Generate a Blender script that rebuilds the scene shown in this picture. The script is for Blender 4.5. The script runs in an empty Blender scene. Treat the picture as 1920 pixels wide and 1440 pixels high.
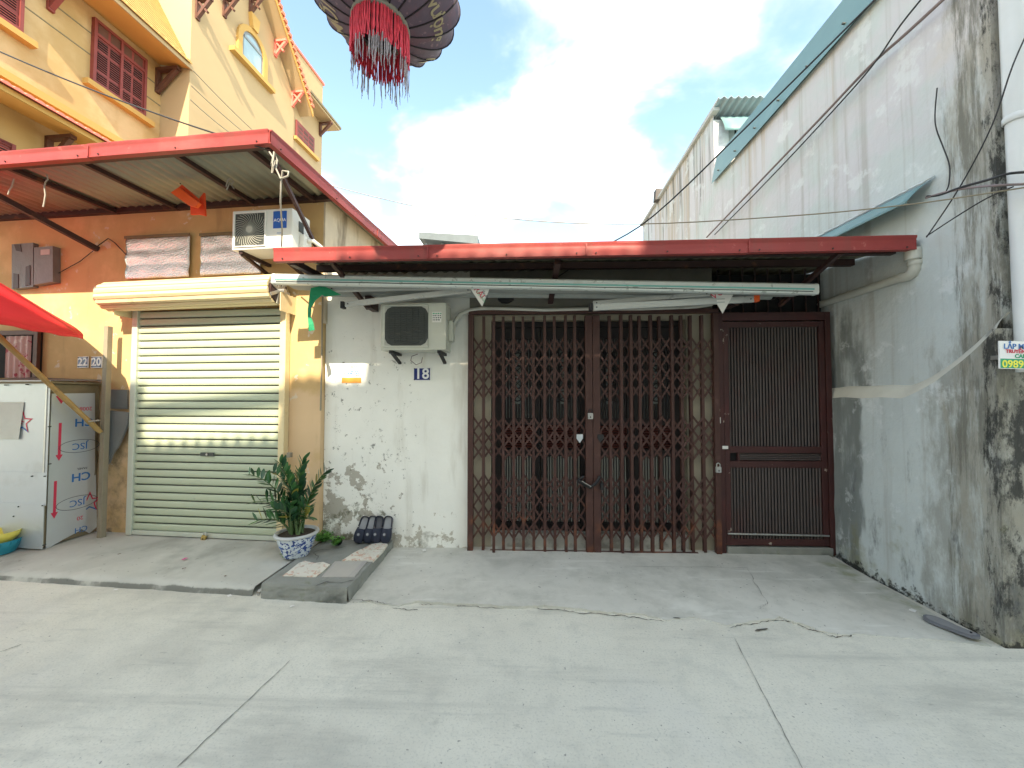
import bpy, math, random
from mathutils import Matrix, Vector, noise
random.seed(7)
R = math.radians
sc = bpy.context.scene
col = sc.collection

# ------------------------------------------------------------------ camera
FPX, HC = 721.0, 1.55                      # focal length in photo pixels (1920 wide), eye height
TILT, YAW = math.atan(23 / FPX), math.atan(24 / FPX)
cd = bpy.data.cameras.new('camera')
cd.sensor_width = 36; cd.lens = FPX / 1920 * 36; cd.clip_start = .05; cd.clip_end = 2000
cam = bpy.data.objects.new('camera', cd); col.objects.link(cam)
cam.location = (0, 0, HC); cam.rotation_euler = (R(90) + TILT, 0, YAW)
sc.camera = cam

# ------------------------------------------------------------------ sky, sun, exposure
SUN_EL, SUN_AZ = R(40), R(8)               # azimuth: to the right of straight behind the street camera
to_sun = Vector((math.sin(SUN_AZ) * math.cos(SUN_EL), -math.cos(SUN_AZ) * math.cos(SUN_EL), math.sin(SUN_EL)))
w = bpy.data.worlds.new('World'); sc.world = w; w.use_nodes = True
t = w.node_tree; t.nodes.clear()
def wn(tp, **a):
    n = t.nodes.new(tp)
    for k, v in a.items(): setattr(n, k, v)
    return n
sky = wn('ShaderNodeTexSky', sky_type='NISHITA', sun_disc=False, sun_elevation=SUN_EL,
         sun_rotation=R(180) - SUN_AZ, air_density=1.0, dust_density=.6, ozone_density=2.0)
tc = wn('ShaderNodeTexCoord')
sep = wn('ShaderNodeSeparateXYZ'); t.links.new(tc.outputs['Generated'], sep.inputs[0])
zz = wn('ShaderNodeMath', operation='MAXIMUM'); t.links.new(sep.outputs[2], zz.inputs[0]); zz.inputs[1].default_value = 0.0
za = wn('ShaderNodeMath', operation='ADD'); t.links.new(zz.outputs[0], za.inputs[0]); za.inputs[1].default_value = .35
dv = wn('ShaderNodeVectorMath', operation='DIVIDE'); t.links.new(tc.outputs['Generated'], dv.inputs[0]); t.links.new(za.outputs[0], dv.inputs[1])
mp = wn('ShaderNodeMapping'); t.links.new(dv.outputs[0], mp.inputs[0])
mp.inputs['Location'].default_value = (2.33, 2.11, 0.0); mp.inputs['Scale'].default_value = (1.0, 1.15, .6)
n1 = wn('ShaderNodeTexNoise'); t.links.new(mp.outputs[0], n1.inputs['Vector'])
n1.inputs['Scale'].default_value = 2.3; n1.inputs['Detail'].default_value = 6; n1.inputs['Roughness'].default_value = .53
n1.inputs['Distortion'].default_value = .25
mr = wn('ShaderNodeMapRange', interpolation_type='SMOOTHSTEP'); t.links.new(n1.outputs[0], mr.inputs[0])
mr.inputs[1].default_value = .45; mr.inputs[2].default_value = .86
mx = wn('ShaderNodeMix', data_type='RGBA'); t.links.new(mr.outputs[0], mx.inputs[0])
tint = wn('ShaderNodeMix', data_type='RGBA', blend_type='MULTIPLY'); tint.inputs[0].default_value = 1
t.links.new(sky.outputs[0], tint.inputs[6]); tint.inputs[7].default_value = (.75, .70, .56, 1)
n2 = wn('ShaderNodeTexNoise'); t.links.new(mp.outputs[0], n2.inputs['Vector'])              # lit and shaded parts of the clouds
n2.inputs['Scale'].default_value = 3.1; n2.inputs['Detail'].default_value = 6; n2.inputs['Roughness'].default_value = .5
m2 = wn('ShaderNodeMapRange', interpolation_type='SMOOTHSTEP'); t.links.new(n2.outputs[0], m2.inputs[0]); m2.inputs[1].default_value = .34; m2.inputs[2].default_value = .56
cc = wn('ShaderNodeMix', data_type='RGBA'); t.links.new(m2.outputs[0], cc.inputs[0]); cc.inputs[6].default_value = (1.25, 1.3, 1.35, 1); cc.inputs[7].default_value = (9.6, 8.8, 6.7, 1)
t.links.new(tint.outputs[2], mx.inputs[6]); t.links.new(cc.outputs[2], mx.inputs[7])
bg = wn('ShaderNodeBackground'); t.links.new(mx.outputs[2], bg.inputs[0]); bg.inputs[1].default_value = .15
wo = wn('ShaderNodeOutputWorld'); t.links.new(bg.outputs[0], wo.inputs[0])
sd = bpy.data.lights.new('sun', 'SUN'); sd.energy = 2.0; sd.angle = R(.5); sd.color = (1, .85, .63)
so = bpy.data.objects.new('sun', sd); col.objects.link(so)
so.rotation_euler = to_sun.to_track_quat('Z', 'Y').to_euler(); so.location = (0, -6, 14)
sc.view_settings.view_transform = 'Standard'; sc.view_settings.look = 'None'
sc.view_settings.exposure = 2.6; sc.view_settings.gamma = 1

# ------------------------------------------------------------------ pixel -> place
def ray(px, py):
    x, y, z = (px - 960) / FPX, 1., (720 - py) / FPX
    y, z = y * math.cos(TILT) - z * math.sin(TILT), y * math.sin(TILT) + z * math.cos(TILT)
    return Vector((x * math.cos(YAW) - y * math.sin(YAW), x * math.sin(YAW) + y * math.cos(YAW), z))
def onZ(px, py, z=0.): d = ray(px, py); return d * ((z - HC) / d.z) + Vector((0, 0, HC))
def onY(px, py, Y): d = ray(px, py); return d * (Y / d.y) + Vector((0, 0, HC))
def onX(px, py, X): d = ray(px, py); return d * (X / d.x) + Vector((0, 0, HC))
AL = R(-4.5); LO = Vector((-2.07, 3.84, 0))                     # left-hand buildings: own axes u (along street), v (into the plot)
LM = Matrix.Translation(LO) @ Matrix.Rotation(AL, 4, 'Z'); LI = LM.inverted()
def lv(px, py, v=0.):                                           # (u, z) on the plane v = const
    c = LI @ Vector((0, 0, HC)); d = LI.to_3x3() @ ray(px, py); k = (v - c.y) / d.y
    return c.x + d.x * k, c.z + d.z * k
def lu(px, py, u):                                              # (v, z) on the plane u = const
    c = LI @ Vector((0, 0, HC)); d = LI.to_3x3() @ ray(px, py); k = (u - c.x) / d.x
    return c.y + d.y * k, c.z + d.z * k

# ------------------------------------------------------------------ materials
def node(tr, tp, ins=None, **a):
    n = tr.nodes.new(tp)
    for k, v in a.items(): setattr(n, k, v)
    for k, v in (ins or {}).items():
        if isinstance(v, bpy.types.NodeSocket): tr.links.new(v, n.inputs[k])
        else: n.inputs[k].default_value = v
    return n
def c4(c): return (c[0], c[1], c[2], 1)
def mask(tr, pos, L):
    """stain mask: thresholded noise (or voronoi), optionally limited to ranges of x, y, z"""
    m = node(tr, 'ShaderNodeMapping', {0: pos, 'Scale': L.get('sc', (1, 1, 1)), 'Location': L.get('off', (0, 0, 0))})
    if L.get('vor'):
        tx = node(tr, 'ShaderNodeTexVoronoi', {'Vector': m.outputs[0], 'Scale': L.get('s', 5)}); o = tx.outputs['Distance']
    else:
        tx = node(tr, 'ShaderNodeTexNoise', {'Vector': m.outputs[0], 'Scale': L.get('s', 3), 'Detail': L.get('d', 6), 'Roughness': L.get('r', .6), 'Distortion': L.get('dist', 0)})
        o = tx.outputs[0]
    lim = None
    for ax in 'xyz':
        if ax in L:
            sp = node(tr, 'ShaderNodeSeparateXYZ', {0: pos}); a = L[ax]
            mm = node(tr, 'ShaderNodeMapRange', {0: sp.outputs['xyz'.index(ax)], 1: a[0], 2: a[1], 3: a[2] if len(a) > 2 else 1., 4: a[3] if len(a) > 3 else 0.})
            lim = mm.outputs[0] if lim is None else node(tr, 'ShaderNodeMath', {0: lim, 1: mm.outputs[0]}, operation='MULTIPLY').outputs[0]
    if lim is not None:                                          # the range shifts the threshold, so edges stay ragged
        k = node(tr, 'ShaderNodeMath', {0: lim, 1: 1.}, operation='SUBTRACT')
        k = node(tr, 'ShaderNodeMath', {0: k.outputs[0], 1: L.get('k', .5)}, operation='MULTIPLY')
        o = node(tr, 'ShaderNodeMath', {0: o, 1: k.outputs[0]}, operation='ADD').outputs[0]
    r = node(tr, 'ShaderNodeMapRange', {0: o, 1: L['lo'], 2: L['hi'], 3: 0., 4: L.get('amt', 1.)}, interpolation_type='SMOOTHSTEP')
    return r.outputs[0]
MATS = {}
def pm(name, base, rough=.75, var=.12, s=5, bump=.15, bs=70, metal=0, layers=(), spec=.4, bd=.004, alpha=1, trans=0, coords='world'):
    if name in MATS: return MATS[name]
    m = bpy.data.materials.new(name); m.use_nodes = True; tr = m.node_tree; tr.nodes.clear()
    pos = node(tr, 'ShaderNodeNewGeometry').outputs['Position'] if coords == 'world' else node(tr, 'ShaderNodeTexCoord').outputs['Object']
    nz = node(tr, 'ShaderNodeTexNoise', {'Vector': pos, 'Scale': s, 'Detail': 8, 'Roughness': .65})
    cr = node(tr, 'ShaderNodeMapRange', {0: nz.outputs[0], 1: .25, 2: .75})
    cmx = node(tr, 'ShaderNodeMix', {0: cr.outputs[0], 6: c4([x * (1 - var) for x in base]), 7: c4([min(1, x * (1 + var)) for x in base])}, data_type='RGBA')
    c = cmx.outputs[2]; h = None
    for L in layers:
        mk = mask(tr, pos, L)
        c = node(tr, 'ShaderNodeMix', {0: mk, 6: c, 7: c4(L['col'])}, data_type='RGBA').outputs[2]
        if 'h' in L:
            q = node(tr, 'ShaderNodeMath', {0: mk, 1: L['h']}, operation='MULTIPLY').outputs[0]
            h = q if h is None else node(tr, 'ShaderNodeMath', {0: h, 1: q}, operation='ADD').outputs[0]
    b = node(tr, 'ShaderNodeBsdfPrincipled', {'Base Color': c, 'Roughness': rough, 'Metallic': metal, 'Specular IOR Level': spec, 'Alpha': alpha, 'Transmission Weight': trans})
    if bump:
        nb = node(tr, 'ShaderNodeTexNoise', {'Vector': pos, 'Scale': bs, 'Detail': 5, 'Roughness': .6})
        hh = nb.outputs[0]
        if h is not None: hh = node(tr, 'ShaderNodeMath', {0: hh, 1: h}, operation='ADD').outputs[0]
        bm = node(tr, 'ShaderNodeBump', {'Strength': bump, 'Distance': bd, 'Height': hh}); tr.links.new(bm.outputs[0], b.inputs['Normal'])
    tr.links.new(b.outputs[0], node(tr, 'ShaderNodeOutputMaterial').inputs[0])
    MATS[name] = m; return m

GREY = (.36, .36, .33)
M = dict(
 shelter=pm('shaded_shelter_grey', (.10, .125, .14), .6, .15, 3, .05),  # dark grey puts the far shelter's shade into its colour
 street=pm('street_concrete', (.64, .615, .525), .85, .10, 1.1, .5, 60, layers=[
    dict(col=(.38, .375, .33), s=.9, d=8, r=.68, lo=.48, hi=.74, amt=.5), dict(col=(.30, .29, .255), sc=(.35, 1.6, 1), s=1.5, off=(4, 1, 0), d=8, r=.7, lo=.52, hi=.72, amt=.5), dict(col=(.46, .455, .40), s=5, d=8, r=.75, off=(8, 1, 0), lo=.48, hi=.66, amt=.4), dict(col=(.27, .265, .235), s=2.2, d=8, r=.7, off=(6, 2, 0), lo=.44, hi=.66, amt=.6, y=(2.75, 3.2, 0., 1.), k=.4), dict(col=(.60, .585, .53), s=.7, off=(3, 7, 0), lo=.52, hi=.7, amt=.5),
    dict(col=(.17, .17, .155), s=38, d=2, lo=.69, hi=.74, amt=.75), dict(col=(.62, .60, .55), s=60, d=2, lo=.68, hi=.74, amt=.6),
    dict(col=(.33, .33, .30), sc=(.5, 5, 1), s=2.2, lo=.58, hi=.72, amt=.35),
    dict(col=(.36, .345, .30), s=.55, off=(2, 9, 0), lo=.5, hi=.66, amt=.45, x=(-.5, 1.5), k=.3), dict(col=(.30, .295, .265), sc=(.12, 2.2, 1), s=1.2, off=(2, 5, 0), d=7, r=.65, lo=.54, hi=.70, amt=.5), dict(col=(.19, .185, .165), s=3.3, off=(9, 4, 0), d=3, lo=.70, hi=.76, amt=.45), dict(col=(.33, .325, .30), s=85, d=3, lo=.52, hi=.68, amt=.35), dict(col=(.20, .195, .175), sc=(1, 3.5, 1), s=9, off=(1, 3, 0), d=4, lo=.66, hi=.74, amt=.4)]),
 apron=pm('apron_concrete', (.57, .555, .495), .85, .12, 1.6, .3, 45, layers=[
    dict(col=(.33, .33, .285), s=1.3, d=8, r=.7, lo=.44, hi=.70, amt=.65), dict(col=(.42, .41, .36), s=6, d=8, r=.75, off=(3, 3, 0), lo=.48, hi=.66, amt=.45), dict(col=(.70, .685, .62), s=1.5, off=(5, 2, 0), lo=.55, hi=.72, amt=.6),
    dict(col=(.70, .69, .63), sc=(.6, 5, 1), s=2, off=(1, 4, 0), lo=.58, hi=.68, amt=.5),
    dict(col=(.21, .225, .09), s=3.5, lo=.38, hi=.6, amt=.7, x=(2.35, 2.95, 0., 1.), k=.4),
    dict(col=(.13, .13, .12), s=30, d=2, lo=.70, hi=.75, amt=.7)]),
 paving=pm('pavement_concrete', (.47, .465, .415), .85, .14, 2.0, .35, 40, layers=[
    dict(col=(.22, .22, .19), s=1.8, lo=.5, hi=.7, amt=.5), dict(col=(.62, .61, .55), s=1.7, off=(5, 2, 0), lo=.55, hi=.7, amt=.6),
    dict(col=(.12, .12, .10), s=26, d=2, lo=.69, hi=.75, amt=.7),
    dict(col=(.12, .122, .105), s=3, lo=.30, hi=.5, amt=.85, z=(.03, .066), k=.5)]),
 step=pm('step_concrete', (.24, .245, .22), .9, .25, 4, .5, 35, layers=[
    dict(col=(.075, .08, .07), s=3, lo=.44, hi=.66, amt=.75, z=(.02, .16), k=.3), dict(col=(.42, .41, .37), s=5, off=(2, 1, 0), lo=.55, hi=.7, amt=.5),
    dict(col=(.14, .15, .08), s=8, lo=.58, hi=.7, amt=.5)]),
 crack=pm('crack_dirt', (.085, .08, .07), .95, .3, 20, 0),
 joint=pm('joint_dirt', (.25, .245, .22), .95, .3, 20, 0),
 white=pm('limewash', (.84, .84, .785), .88, .05, 3, .3, 30, layers=[
    dict(col=(.55, .51, .40), s=1.4, lo=.46, hi=.72, amt=.5, z=(3.0, 1.2), k=.3),
    dict(col=(.50, .47, .39), sc=(2.2, 1, .35), s=2.4, lo=.52, hi=.72, amt=.45),
    dict(col=(.40, .375, .315), s=4.6, d=9, r=.68, off=(.3, 0, .2), lo=.495, hi=.51, amt=.92, z=(.5, 1.55), x=(-1.62, -.95), k=.20, h=-1.2),
    dict(col=(.47, .44, .37), s=5, d=8, r=.72, off=(3, 0, 1), lo=.535, hi=.55, amt=.95, z=(.15, .8), k=.28, h=-1.2),
    dict(col=(.15, .145, .09), s=8, d=8, r=.75, off=(1, 0, 4), lo=.50, hi=.62, amt=.85, z=(.45, 1.0), x=(-1.5, -.9), k=.22),
    dict(col=(.14, .14, .12), s=14, d=8, r=.8, off=(7, 0, 2), lo=.60, hi=.625, amt=.8, z=(2.0, 3.2), x=(-1.2, -.6), k=.16),
    dict(col=(.28, .27, .22), s=5, d=8, off=(4, 0, 9), lo=.46, hi=.62, amt=.85, z=(.06, .36), k=.35)]),
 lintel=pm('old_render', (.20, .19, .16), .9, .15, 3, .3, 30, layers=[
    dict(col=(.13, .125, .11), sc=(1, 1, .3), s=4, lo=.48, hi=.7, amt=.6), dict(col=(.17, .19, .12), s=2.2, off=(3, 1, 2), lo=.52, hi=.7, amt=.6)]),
 cream=pm('cream_plaster', (.38, .34, .26), .85, .1, 4, .2, 30, layers=[dict(col=(.26, .22, .16), s=4, lo=.55, hi=.75, amt=.6)]),
 threshold=pm('threshold_render', (.50, .49, .45), .9, .15, 6, .4, 25, layers=[dict(col=(.2, .19, .16), s=8, lo=.5, hi=.66, amt=.7)]),
 yellow=pm('ochre_limewash', (.56, .385, .18), .88, .07, 2.5, .25, 28, layers=[
    dict(col=(.80, .58, .30), s=1.8, lo=.5, hi=.7, amt=.5), dict(col=(.70, .50, .31), s=1.5, lo=.30, hi=.5, amt=.8, z=(1.5, 1.95), k=.5),
    dict(col=(.03, .028, .025), s=7, d=8, r=.7, lo=.42, hi=.75, amt=.6, z=(1.05, 1.35), x=(-4.12, -3.85), k=.35), dict(col=(.50, .36, .22), s=6, lo=.58, hi=.68, amt=.5, z=(.2, 1.4), k=.2),
    dict(col=(.10, .09, .075), s=6, d=8, lo=.5, hi=.62, amt=.8, z=(.1, .55), k=.42), dict(col=(.66, .60, .50), s=7, off=(2, 5, 1), d=8, lo=.63, hi=.66, amt=.7),
    dict(col=(.3, .2, .1), sc=(1, 1, .2), s=5, lo=.6, hi=.75, amt=.35)]),
 gable=pm('stained_gable_render', (.58, .50, .38), .9, .12, 3, .3, 30, layers=[
    dict(col=(.17, .13, .09), sc=(1, 1, .25), s=3.5, lo=.48, hi=.66, amt=.8), dict(col=(.74, .66, .5), s=4, off=(1, 2, 3), lo=.55, hi=.7, amt=.5)]),
 cyan_wall=pm('blue_grey_limewash', (.56, .60, .60), .9, .06, 2.2, .6, 16, bd=.012, layers=[
    dict(col=(.63, .59, .63), s=1.3, lo=.36, hi=.56, amt=.75, z=(3.6, 2.5), k=.5),
    dict(col=(.62, .54, .42), s=1.1, lo=.30, hi=.6, amt=.8, y=(2.7, 3.35), z=(4.4, 2.7), k=.5),
    dict(col=(.47, .38, .28), sc=(1, 5.0, .10), s=1.0, off=(0, 1.3, 0), d=5, lo=.47, hi=.60, amt=.7, z=(5.5, 1.9), k=.22),
    dict(col=(.36, .34, .31), sc=(1, 9, .22), s=1.0, off=(0, 6.1, 0), d=6, lo=.50, hi=.68, amt=.5),
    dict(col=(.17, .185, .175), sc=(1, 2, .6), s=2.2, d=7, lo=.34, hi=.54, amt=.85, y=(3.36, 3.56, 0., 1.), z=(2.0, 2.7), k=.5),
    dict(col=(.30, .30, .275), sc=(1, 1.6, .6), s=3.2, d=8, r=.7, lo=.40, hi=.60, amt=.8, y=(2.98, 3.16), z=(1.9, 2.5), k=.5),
    dict(col=(.12, .12, .10), sc=(1, 7, .3), s=1.6, off=(0, .6, 0), lo=.50, hi=.60, amt=.7, y=(6.3, 4.2), z=(6, 2.6), k=.3),
    dict(col=(.72, .74, .75), s=2.6, d=8, r=.7, off=(5, 1, 2), lo=.55, hi=.63, amt=.6),
    dict(col=(.30, .275, .22), sc=(1, 2.4, .5), s=3.2, d=8, r=.7, lo=.32, hi=.56, amt=.75, y=(2.72, 2.98), k=.45), dict(col=(.15, .145, .12), sc=(1, 3, .3), s=4.5, d=9, r=.78, lo=.44, hi=.60, amt=.8, y=(2.75, 3.05), k=.40),
    dict(col=(.03, .03, .028), sc=(1, 2.2, .5), s=6, d=9, r=.8, off=(0, 4, 0), lo=.47, hi=.58, amt=.92, y=(2.57, 2.78), k=.36),
    dict(col=(.12, .125, .13), sc=(1, 1.8, .55), s=3.2, d=8, r=.75, off=(2, 0, 6), lo=.50, hi=.68, amt=.75, z=(.6, 2.2), k=.16),
    dict(col=(.24, .23, .12), s=3, off=(1, 2, 0), lo=.46, hi=.64, amt=.6, z=(.0, .9), k=.2),
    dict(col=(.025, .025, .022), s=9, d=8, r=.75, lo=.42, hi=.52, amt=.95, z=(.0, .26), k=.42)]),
 ledge=pm('ledge_render', (.66, .635, .55), .9, .1, 5, .4, 25, layers=[dict(col=(.2, .2, .18), s=6, lo=.52, hi=.66, amt=.7, y=(2.5, 3.3), k=.3)]),
 grey_block=pm('grey_render', (.5, .5, .49), .9, .1, 2, .3, 30),
 red=pm('red_fascia_paint', (.29, .046, .043), .5, .12, 3, .12, 40, spec=.35, layers=[dict(col=(.22, .06, .05), sc=(6, 6, .6), s=1.6, d=7, lo=.50, hi=.68, amt=.55), dict(col=(.45, .13, .11), s=1.1, lo=.48, hi=.68, amt=.5), dict(col=(.12, .06, .045), s=16, d=7, r=.75, lo=.64, hi=.70, amt=.6),dict(col=(.30, .06, .05), s=2, lo=.55, hi=.7, amt=.4), dict(col=(.52, .18, .15), s=12, lo=.64, hi=.7, amt=.4)]),
 sheet=pm('galvanised_roof_sheet', (.30, .285, .21), .5, .12, 2, .1, 40, metal=.35, layers=[dict(col=(.2, .17, .12), s=1.6, lo=.5, hi=.7, amt=.5)]),
 roof_top=pm('roof_sheet_top', (.32, .09, .08), .55, .1, 3, .05),
 steel_dark=pm('dark_painted_steel', (.045, .022, .02), .55, .2, 8, .1, layers=[dict(col=(.17, .07, .03), s=9, lo=.58, hi=.7, amt=.6)]),
 gate=pm('oxide_gate_paint', (.062, .026, .021), .55, .15, 8, .15, 60, layers=[
    dict(col=(.20, .068, .030), s=5.5, d=7, lo=.44, hi=.70, amt=.85, z=(.1, 1.3), k=.3), dict(col=(.10, .05, .045), s=7, off=(3, 2, 1), lo=.55, hi=.7, amt=.7)]),
 gate2=pm('maroon_gate_paint', (.055, .019, .018), .5, .12, 7, .12, 50, layers=[
    dict(col=(.42, .36, .30), s=11, d=7, lo=.665, hi=.68, amt=.9), dict(col=(.08, .02, .02), s=4, lo=.5, hi=.7, amt=.5)]),
 bars=pm('round_bar_paint', (.075, .060, .057), .45, .12, 7, .08, 50, layers=[dict(col=(.08, .035, .033), s=3, lo=.5, hi=.7, amt=.6)]),
 door=pm('dark_door_wood', (.018, .013, .013), .55, .2, 6, .15),
 door_glass=pm('door_backing_glass', (.30, .33, .32), .25, .12, 3, .05),
 ribbed=pm('door_rib_aluminium', (.34, .34, .31), .45, .1, 5, .05, metal=.2),
 louvre=pm('door_louvre_paint', (.12, .035, .028), .6, .15, 6, .1),
 black=pm('black_rubber', (.016, .016, .018), .6, .2, 10, .1),
 dark=pm('dark_interior', (.02, .02, .02), .95, .1, 3, 0),
 shutter=pm('shutter_enamel', (.46, .515, .38), .38, .05, 3, .06, 30, spec=.5, layers=[dict(col=(.44, .50, .40), sc=(1, 1, 3), s=3, lo=.55, hi=.75, amt=.35), dict(col=(.30, .33, .28), s=14, lo=.68, hi=.73, amt=.5)]),
 shutter_box=pm('shutter_drum_enamel', (.72, .60, .36), .4, .06, 4, .06, 30, layers=[dict(col=(.45, .34, .18), s=8, lo=.6, hi=.72, amt=.5)]),
 rail=pm('shutter_rail', (.55, .58, .50), .4, .08, 4, .06, metal=.2),
 galv=pm('galvanised_steel', (.48, .48, .46), .4, .12, 9, .08, metal=.8),
 white_metal=pm('white_enamel', (.74, .74, .70), .4, .04, 4, .05, layers=[dict(col=(.5, .47, .4), s=6, lo=.62, hi=.75, amt=.4)]),
 old_enamel=pm('aged_ac_enamel', (.52, .53, .46), .45, .08, 4, .08, layers=[dict(col=(.33, .32, .25), s=5, lo=.55, hi=.72, amt=.5)]),
 fan_dark=pm('fan_grille_dark', (.06, .066, .062), .6, .15, 8, .05),
 fan_pale=pm('fan_grille_pale', (.42, .42, .37), .5, .08, 8, .05),
 blue_label=pm('blue_label', (.01, .10, .45), .4, .05, 5, 0),
 ink_white=pm('white_ink', (.82, .82, .82), .5, .03, 5, 0),
 navy=pm('navy_enamel', (.012, .025, .16), .3, .06, 6, 0),
 ink_blue=pm('blue_ink', (.03, .16, .45), .5, .05, 6, 0), ink_red=pm('red_ink', (.62, .04, .09), .5, .05, 6, 0),
 ink_green=pm('green_ink', (.02, .33, .16), .5, .05, 6, 0), ink_yellow=pm('yellow_ink', (.85, .80, .06), .5, .05, 6, 0),
 ink_dark=pm('dark_ink', (.04, .05, .07), .6, .05, 6, 0), ink_orange=pm('orange_band', (.75, .33, .06), .6, .15, 9, 0),
 paper=pm('paper', (.74, .73, .69), .8, .05, 9, .1), note=pm('pinned_note', (.62, .64, .58), .8, .06, 9, .1),
 awn_white=pm('awning_bar_powder', (.70, .74, .71), .42, .05, 5, .08, layers=[dict(col=(.28, .31, .28), s=20, d=6, lo=.58, hi=.66, amt=.7), dict(col=(.42, .44, .40), s=5, lo=.52, hi=.7, amt=.4)]),
 awn_teal=pm('awning_teal_strip', (.20, .50, .46), .5, .1, 6, .05), awn_grey=pm('awning_arm_alu', (.50, .51, .49), .35, .08, 8, .05, metal=.35, layers=[dict(col=(.2, .2, .19), s=14, lo=.62, hi=.7, amt=.6)]),
 awn_cloth=pm('awning_canvas', (.33, .35, .33), .85, .12, 5, .2, 90), awn_green=pm('green_valance', (.015, .24, .11), .75, .12, 6, .15),
 orange=pm('orange_cap', (.80, .115, .02), .4, .06, 9, .05), flag=pm('red_orange_cloth', (.74, .075, .018), .7, .1, 5, .1),
 foil=pm('foil_insulation', (.90, .91, .92), .22, .10, 60, 1.0, 60, metal=1.0, bd=.012),
 pvc=pm('grey_pvc', (.50, .50, .45), .5, .08, 5, .06, layers=[dict(col=(.3, .29, .25), s=5, lo=.55, hi=.7, amt=.5)]),
 pvc_white=pm('white_pvc', (.72, .74, .75), .45, .05, 4, .05, layers=[dict(col=(.5, .5, .48), s=5, lo=.6, hi=.72, amt=.5)]),
 teal_sheet=pm('teal_painted_sheet', (.15, .265, .28), .42, .07, 2, .05, layers=[dict(col=(.25, .36, .35), s=2, lo=.55, hi=.7, amt=.4)]),
 cable=pm('cable_black', (.03, .03, .034), .6, .2, 5, 0), wire_pale=pm('pale_wire', (.33, .31, .27), .6, .1, 5, 0), wire_mauve=pm('mauve_cable', (.22, .17, .17), .6, .2, 5, 0),
 umb=pm('umbrella_cloth', (.68, .022, .03), .7, .08, 4, .12, 80), bamboo=pm('bamboo', (.36, .235, .085), .5, .2, 12, .15, layers=[dict(col=(.16, .09, .03), s=14, lo=.58, hi=.7, amt=.6)]),
 film=pm('protective_film', (.55, .58, .60), .3, .05, 3, .15, 14, metal=.25, bd=.01), alu=pm('aluminium_sheet', (.52, .56, .59), .38, .05, 3, .15, 10, metal=.3, bd=.01, layers=[dict(col=(.36, .38, .38), s=3, lo=.55, hi=.72, amt=.4)]),
 wood_dark=pm('weathered_board', (.20, .16, .095), .8, .2, 9, .2), post=pm('steel_post_paint', (.27, .235, .17), .6, .15, 7, .1), grey_sheet=pm('grey_tarpaulin', (.17, .18, .18), .5, .12, 6, .4, 20, bd=.01),
 curtain=pm('floral_curtain', (.60, .42, .40), .85, .1, 8, .1, layers=[dict(col=(.42, .05, .10), s=14, lo=.56, hi=.6, amt=.85), dict(col=(.8, .72, .66), s=9, off=(2, 1, 4), lo=.58, hi=.64, amt=.7)]),
 basket_y=pm('yellow_plastic', (.72, .62, .12), .4, .1, 8, .05), basket_t=pm('teal_plastic', (.02, .22, .30), .4, .1, 8, .05),
 shoe=pm('navy_foam', (.022, .028, .050), .7, .2, 18, .25, 120), shoe_sole=pm('grey_foam_sole', (.17, .17, .19), .75, .1, 12, .15), shoe_in=pm('insole_grey', (.30, .31, .33), .8, .1, 15, .1), shoe_in2=pm('insole_dark', (.10, .105, .12), .8, .1, 15, .1),
 flip=pm('flip_flop_foam', (.16, .165, .185), .8, .1, 18, .25, 100), flip_in=pm('flip_flop_top', (.25, .25, .255), .8, .1, 18, .25, 100),
 pot=pm('blue_white_glaze', (.62, .68, .74), .15, .06, 5, 0, spec=.6, layers=[
    dict(col=(.015, .05, .25), sc=(1, 1, 1.6), s=17, d=1.5, r=.4, dist=2.2, lo=.53, hi=.56, amt=.95), dict(col=(.06, .14, .42), s=20, d=2, off=(4, 4, 4), lo=.60, hi=.66, amt=.8)]),
 pot_rim=pm('grey_glazed_rim', (.50, .51, .51), .3, .1, 9, .1), soil=pm('potting_soil', (.055, .042, .03), .95, .3, 30, .6, 40, bd=.02),
 stem=pm('plant_stem', (.075, .13, .045), .5, .2, 12, .05), leaf=pm('glossy_leaf', (.045, .135, .040), .3, .35, 9, .05, spec=.5, layers=[dict(col=(.085, .19, .035), s=7, lo=.52, hi=.68, amt=.75)]),
 leaf_old=pm('yellowing_leaf', (.30, .27, .05), .45, .2, 9, .05), leaf_dark=pm('glossy_leaf_dark', (.026, .085, .038), .3, .3, 9, .05, spec=.5), weed=pm('weed_green', (.12, .30, .055), .6, .3, 15, .05),
 tile_w=pm('floral_tile', (.70, .66, .57), .35, .05, 8, .1, layers=[dict(col=(.55, .27, .16), s=17, d=3, dist=1.5, lo=.56, hi=.6, amt=.75), dict(col=(.45, .42, .33), s=24, off=(3, 3, 0), lo=.6, hi=.65, amt=.7)]),
 tile_g=pm('striped_tile', (.42, .395, .355), .5, .05, 6, .1, layers=[dict(col=(.33, .31, .31), sc=(9, .3, 1), s=5, lo=.5, hi=.6, amt=.7)]),
 petal=pm('pink_petal', (.62, .03, .25), .7, .1, 9, 0), litter=pm('white_litter', (.72, .70, .66), .8, .1, 9, .1), dry=pm('dry_leaf', (.14, .09, .06), .8, .2, 9, .1),
 brass=pm('brass', (.55, .40, .14), .35, .1, 9, 0, metal=.8), lock=pm('lock_steel', (.42, .42, .41), .3, .08, 9, 0, metal=.5),
 y_wall=pm('cream_yellow_render', (.46, .30, .125), .85, .05, 1.2, .12, 20, layers=[dict(col=(.64, .46, .26), s=.8, lo=.45, hi=.65, amt=.6), dict(col=(.34, .22, .10), sc=(2.2, 2.2, .25), s=1.5, off=(2, 3, 1), lo=.58, hi=.75, amt=.35)]),
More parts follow.
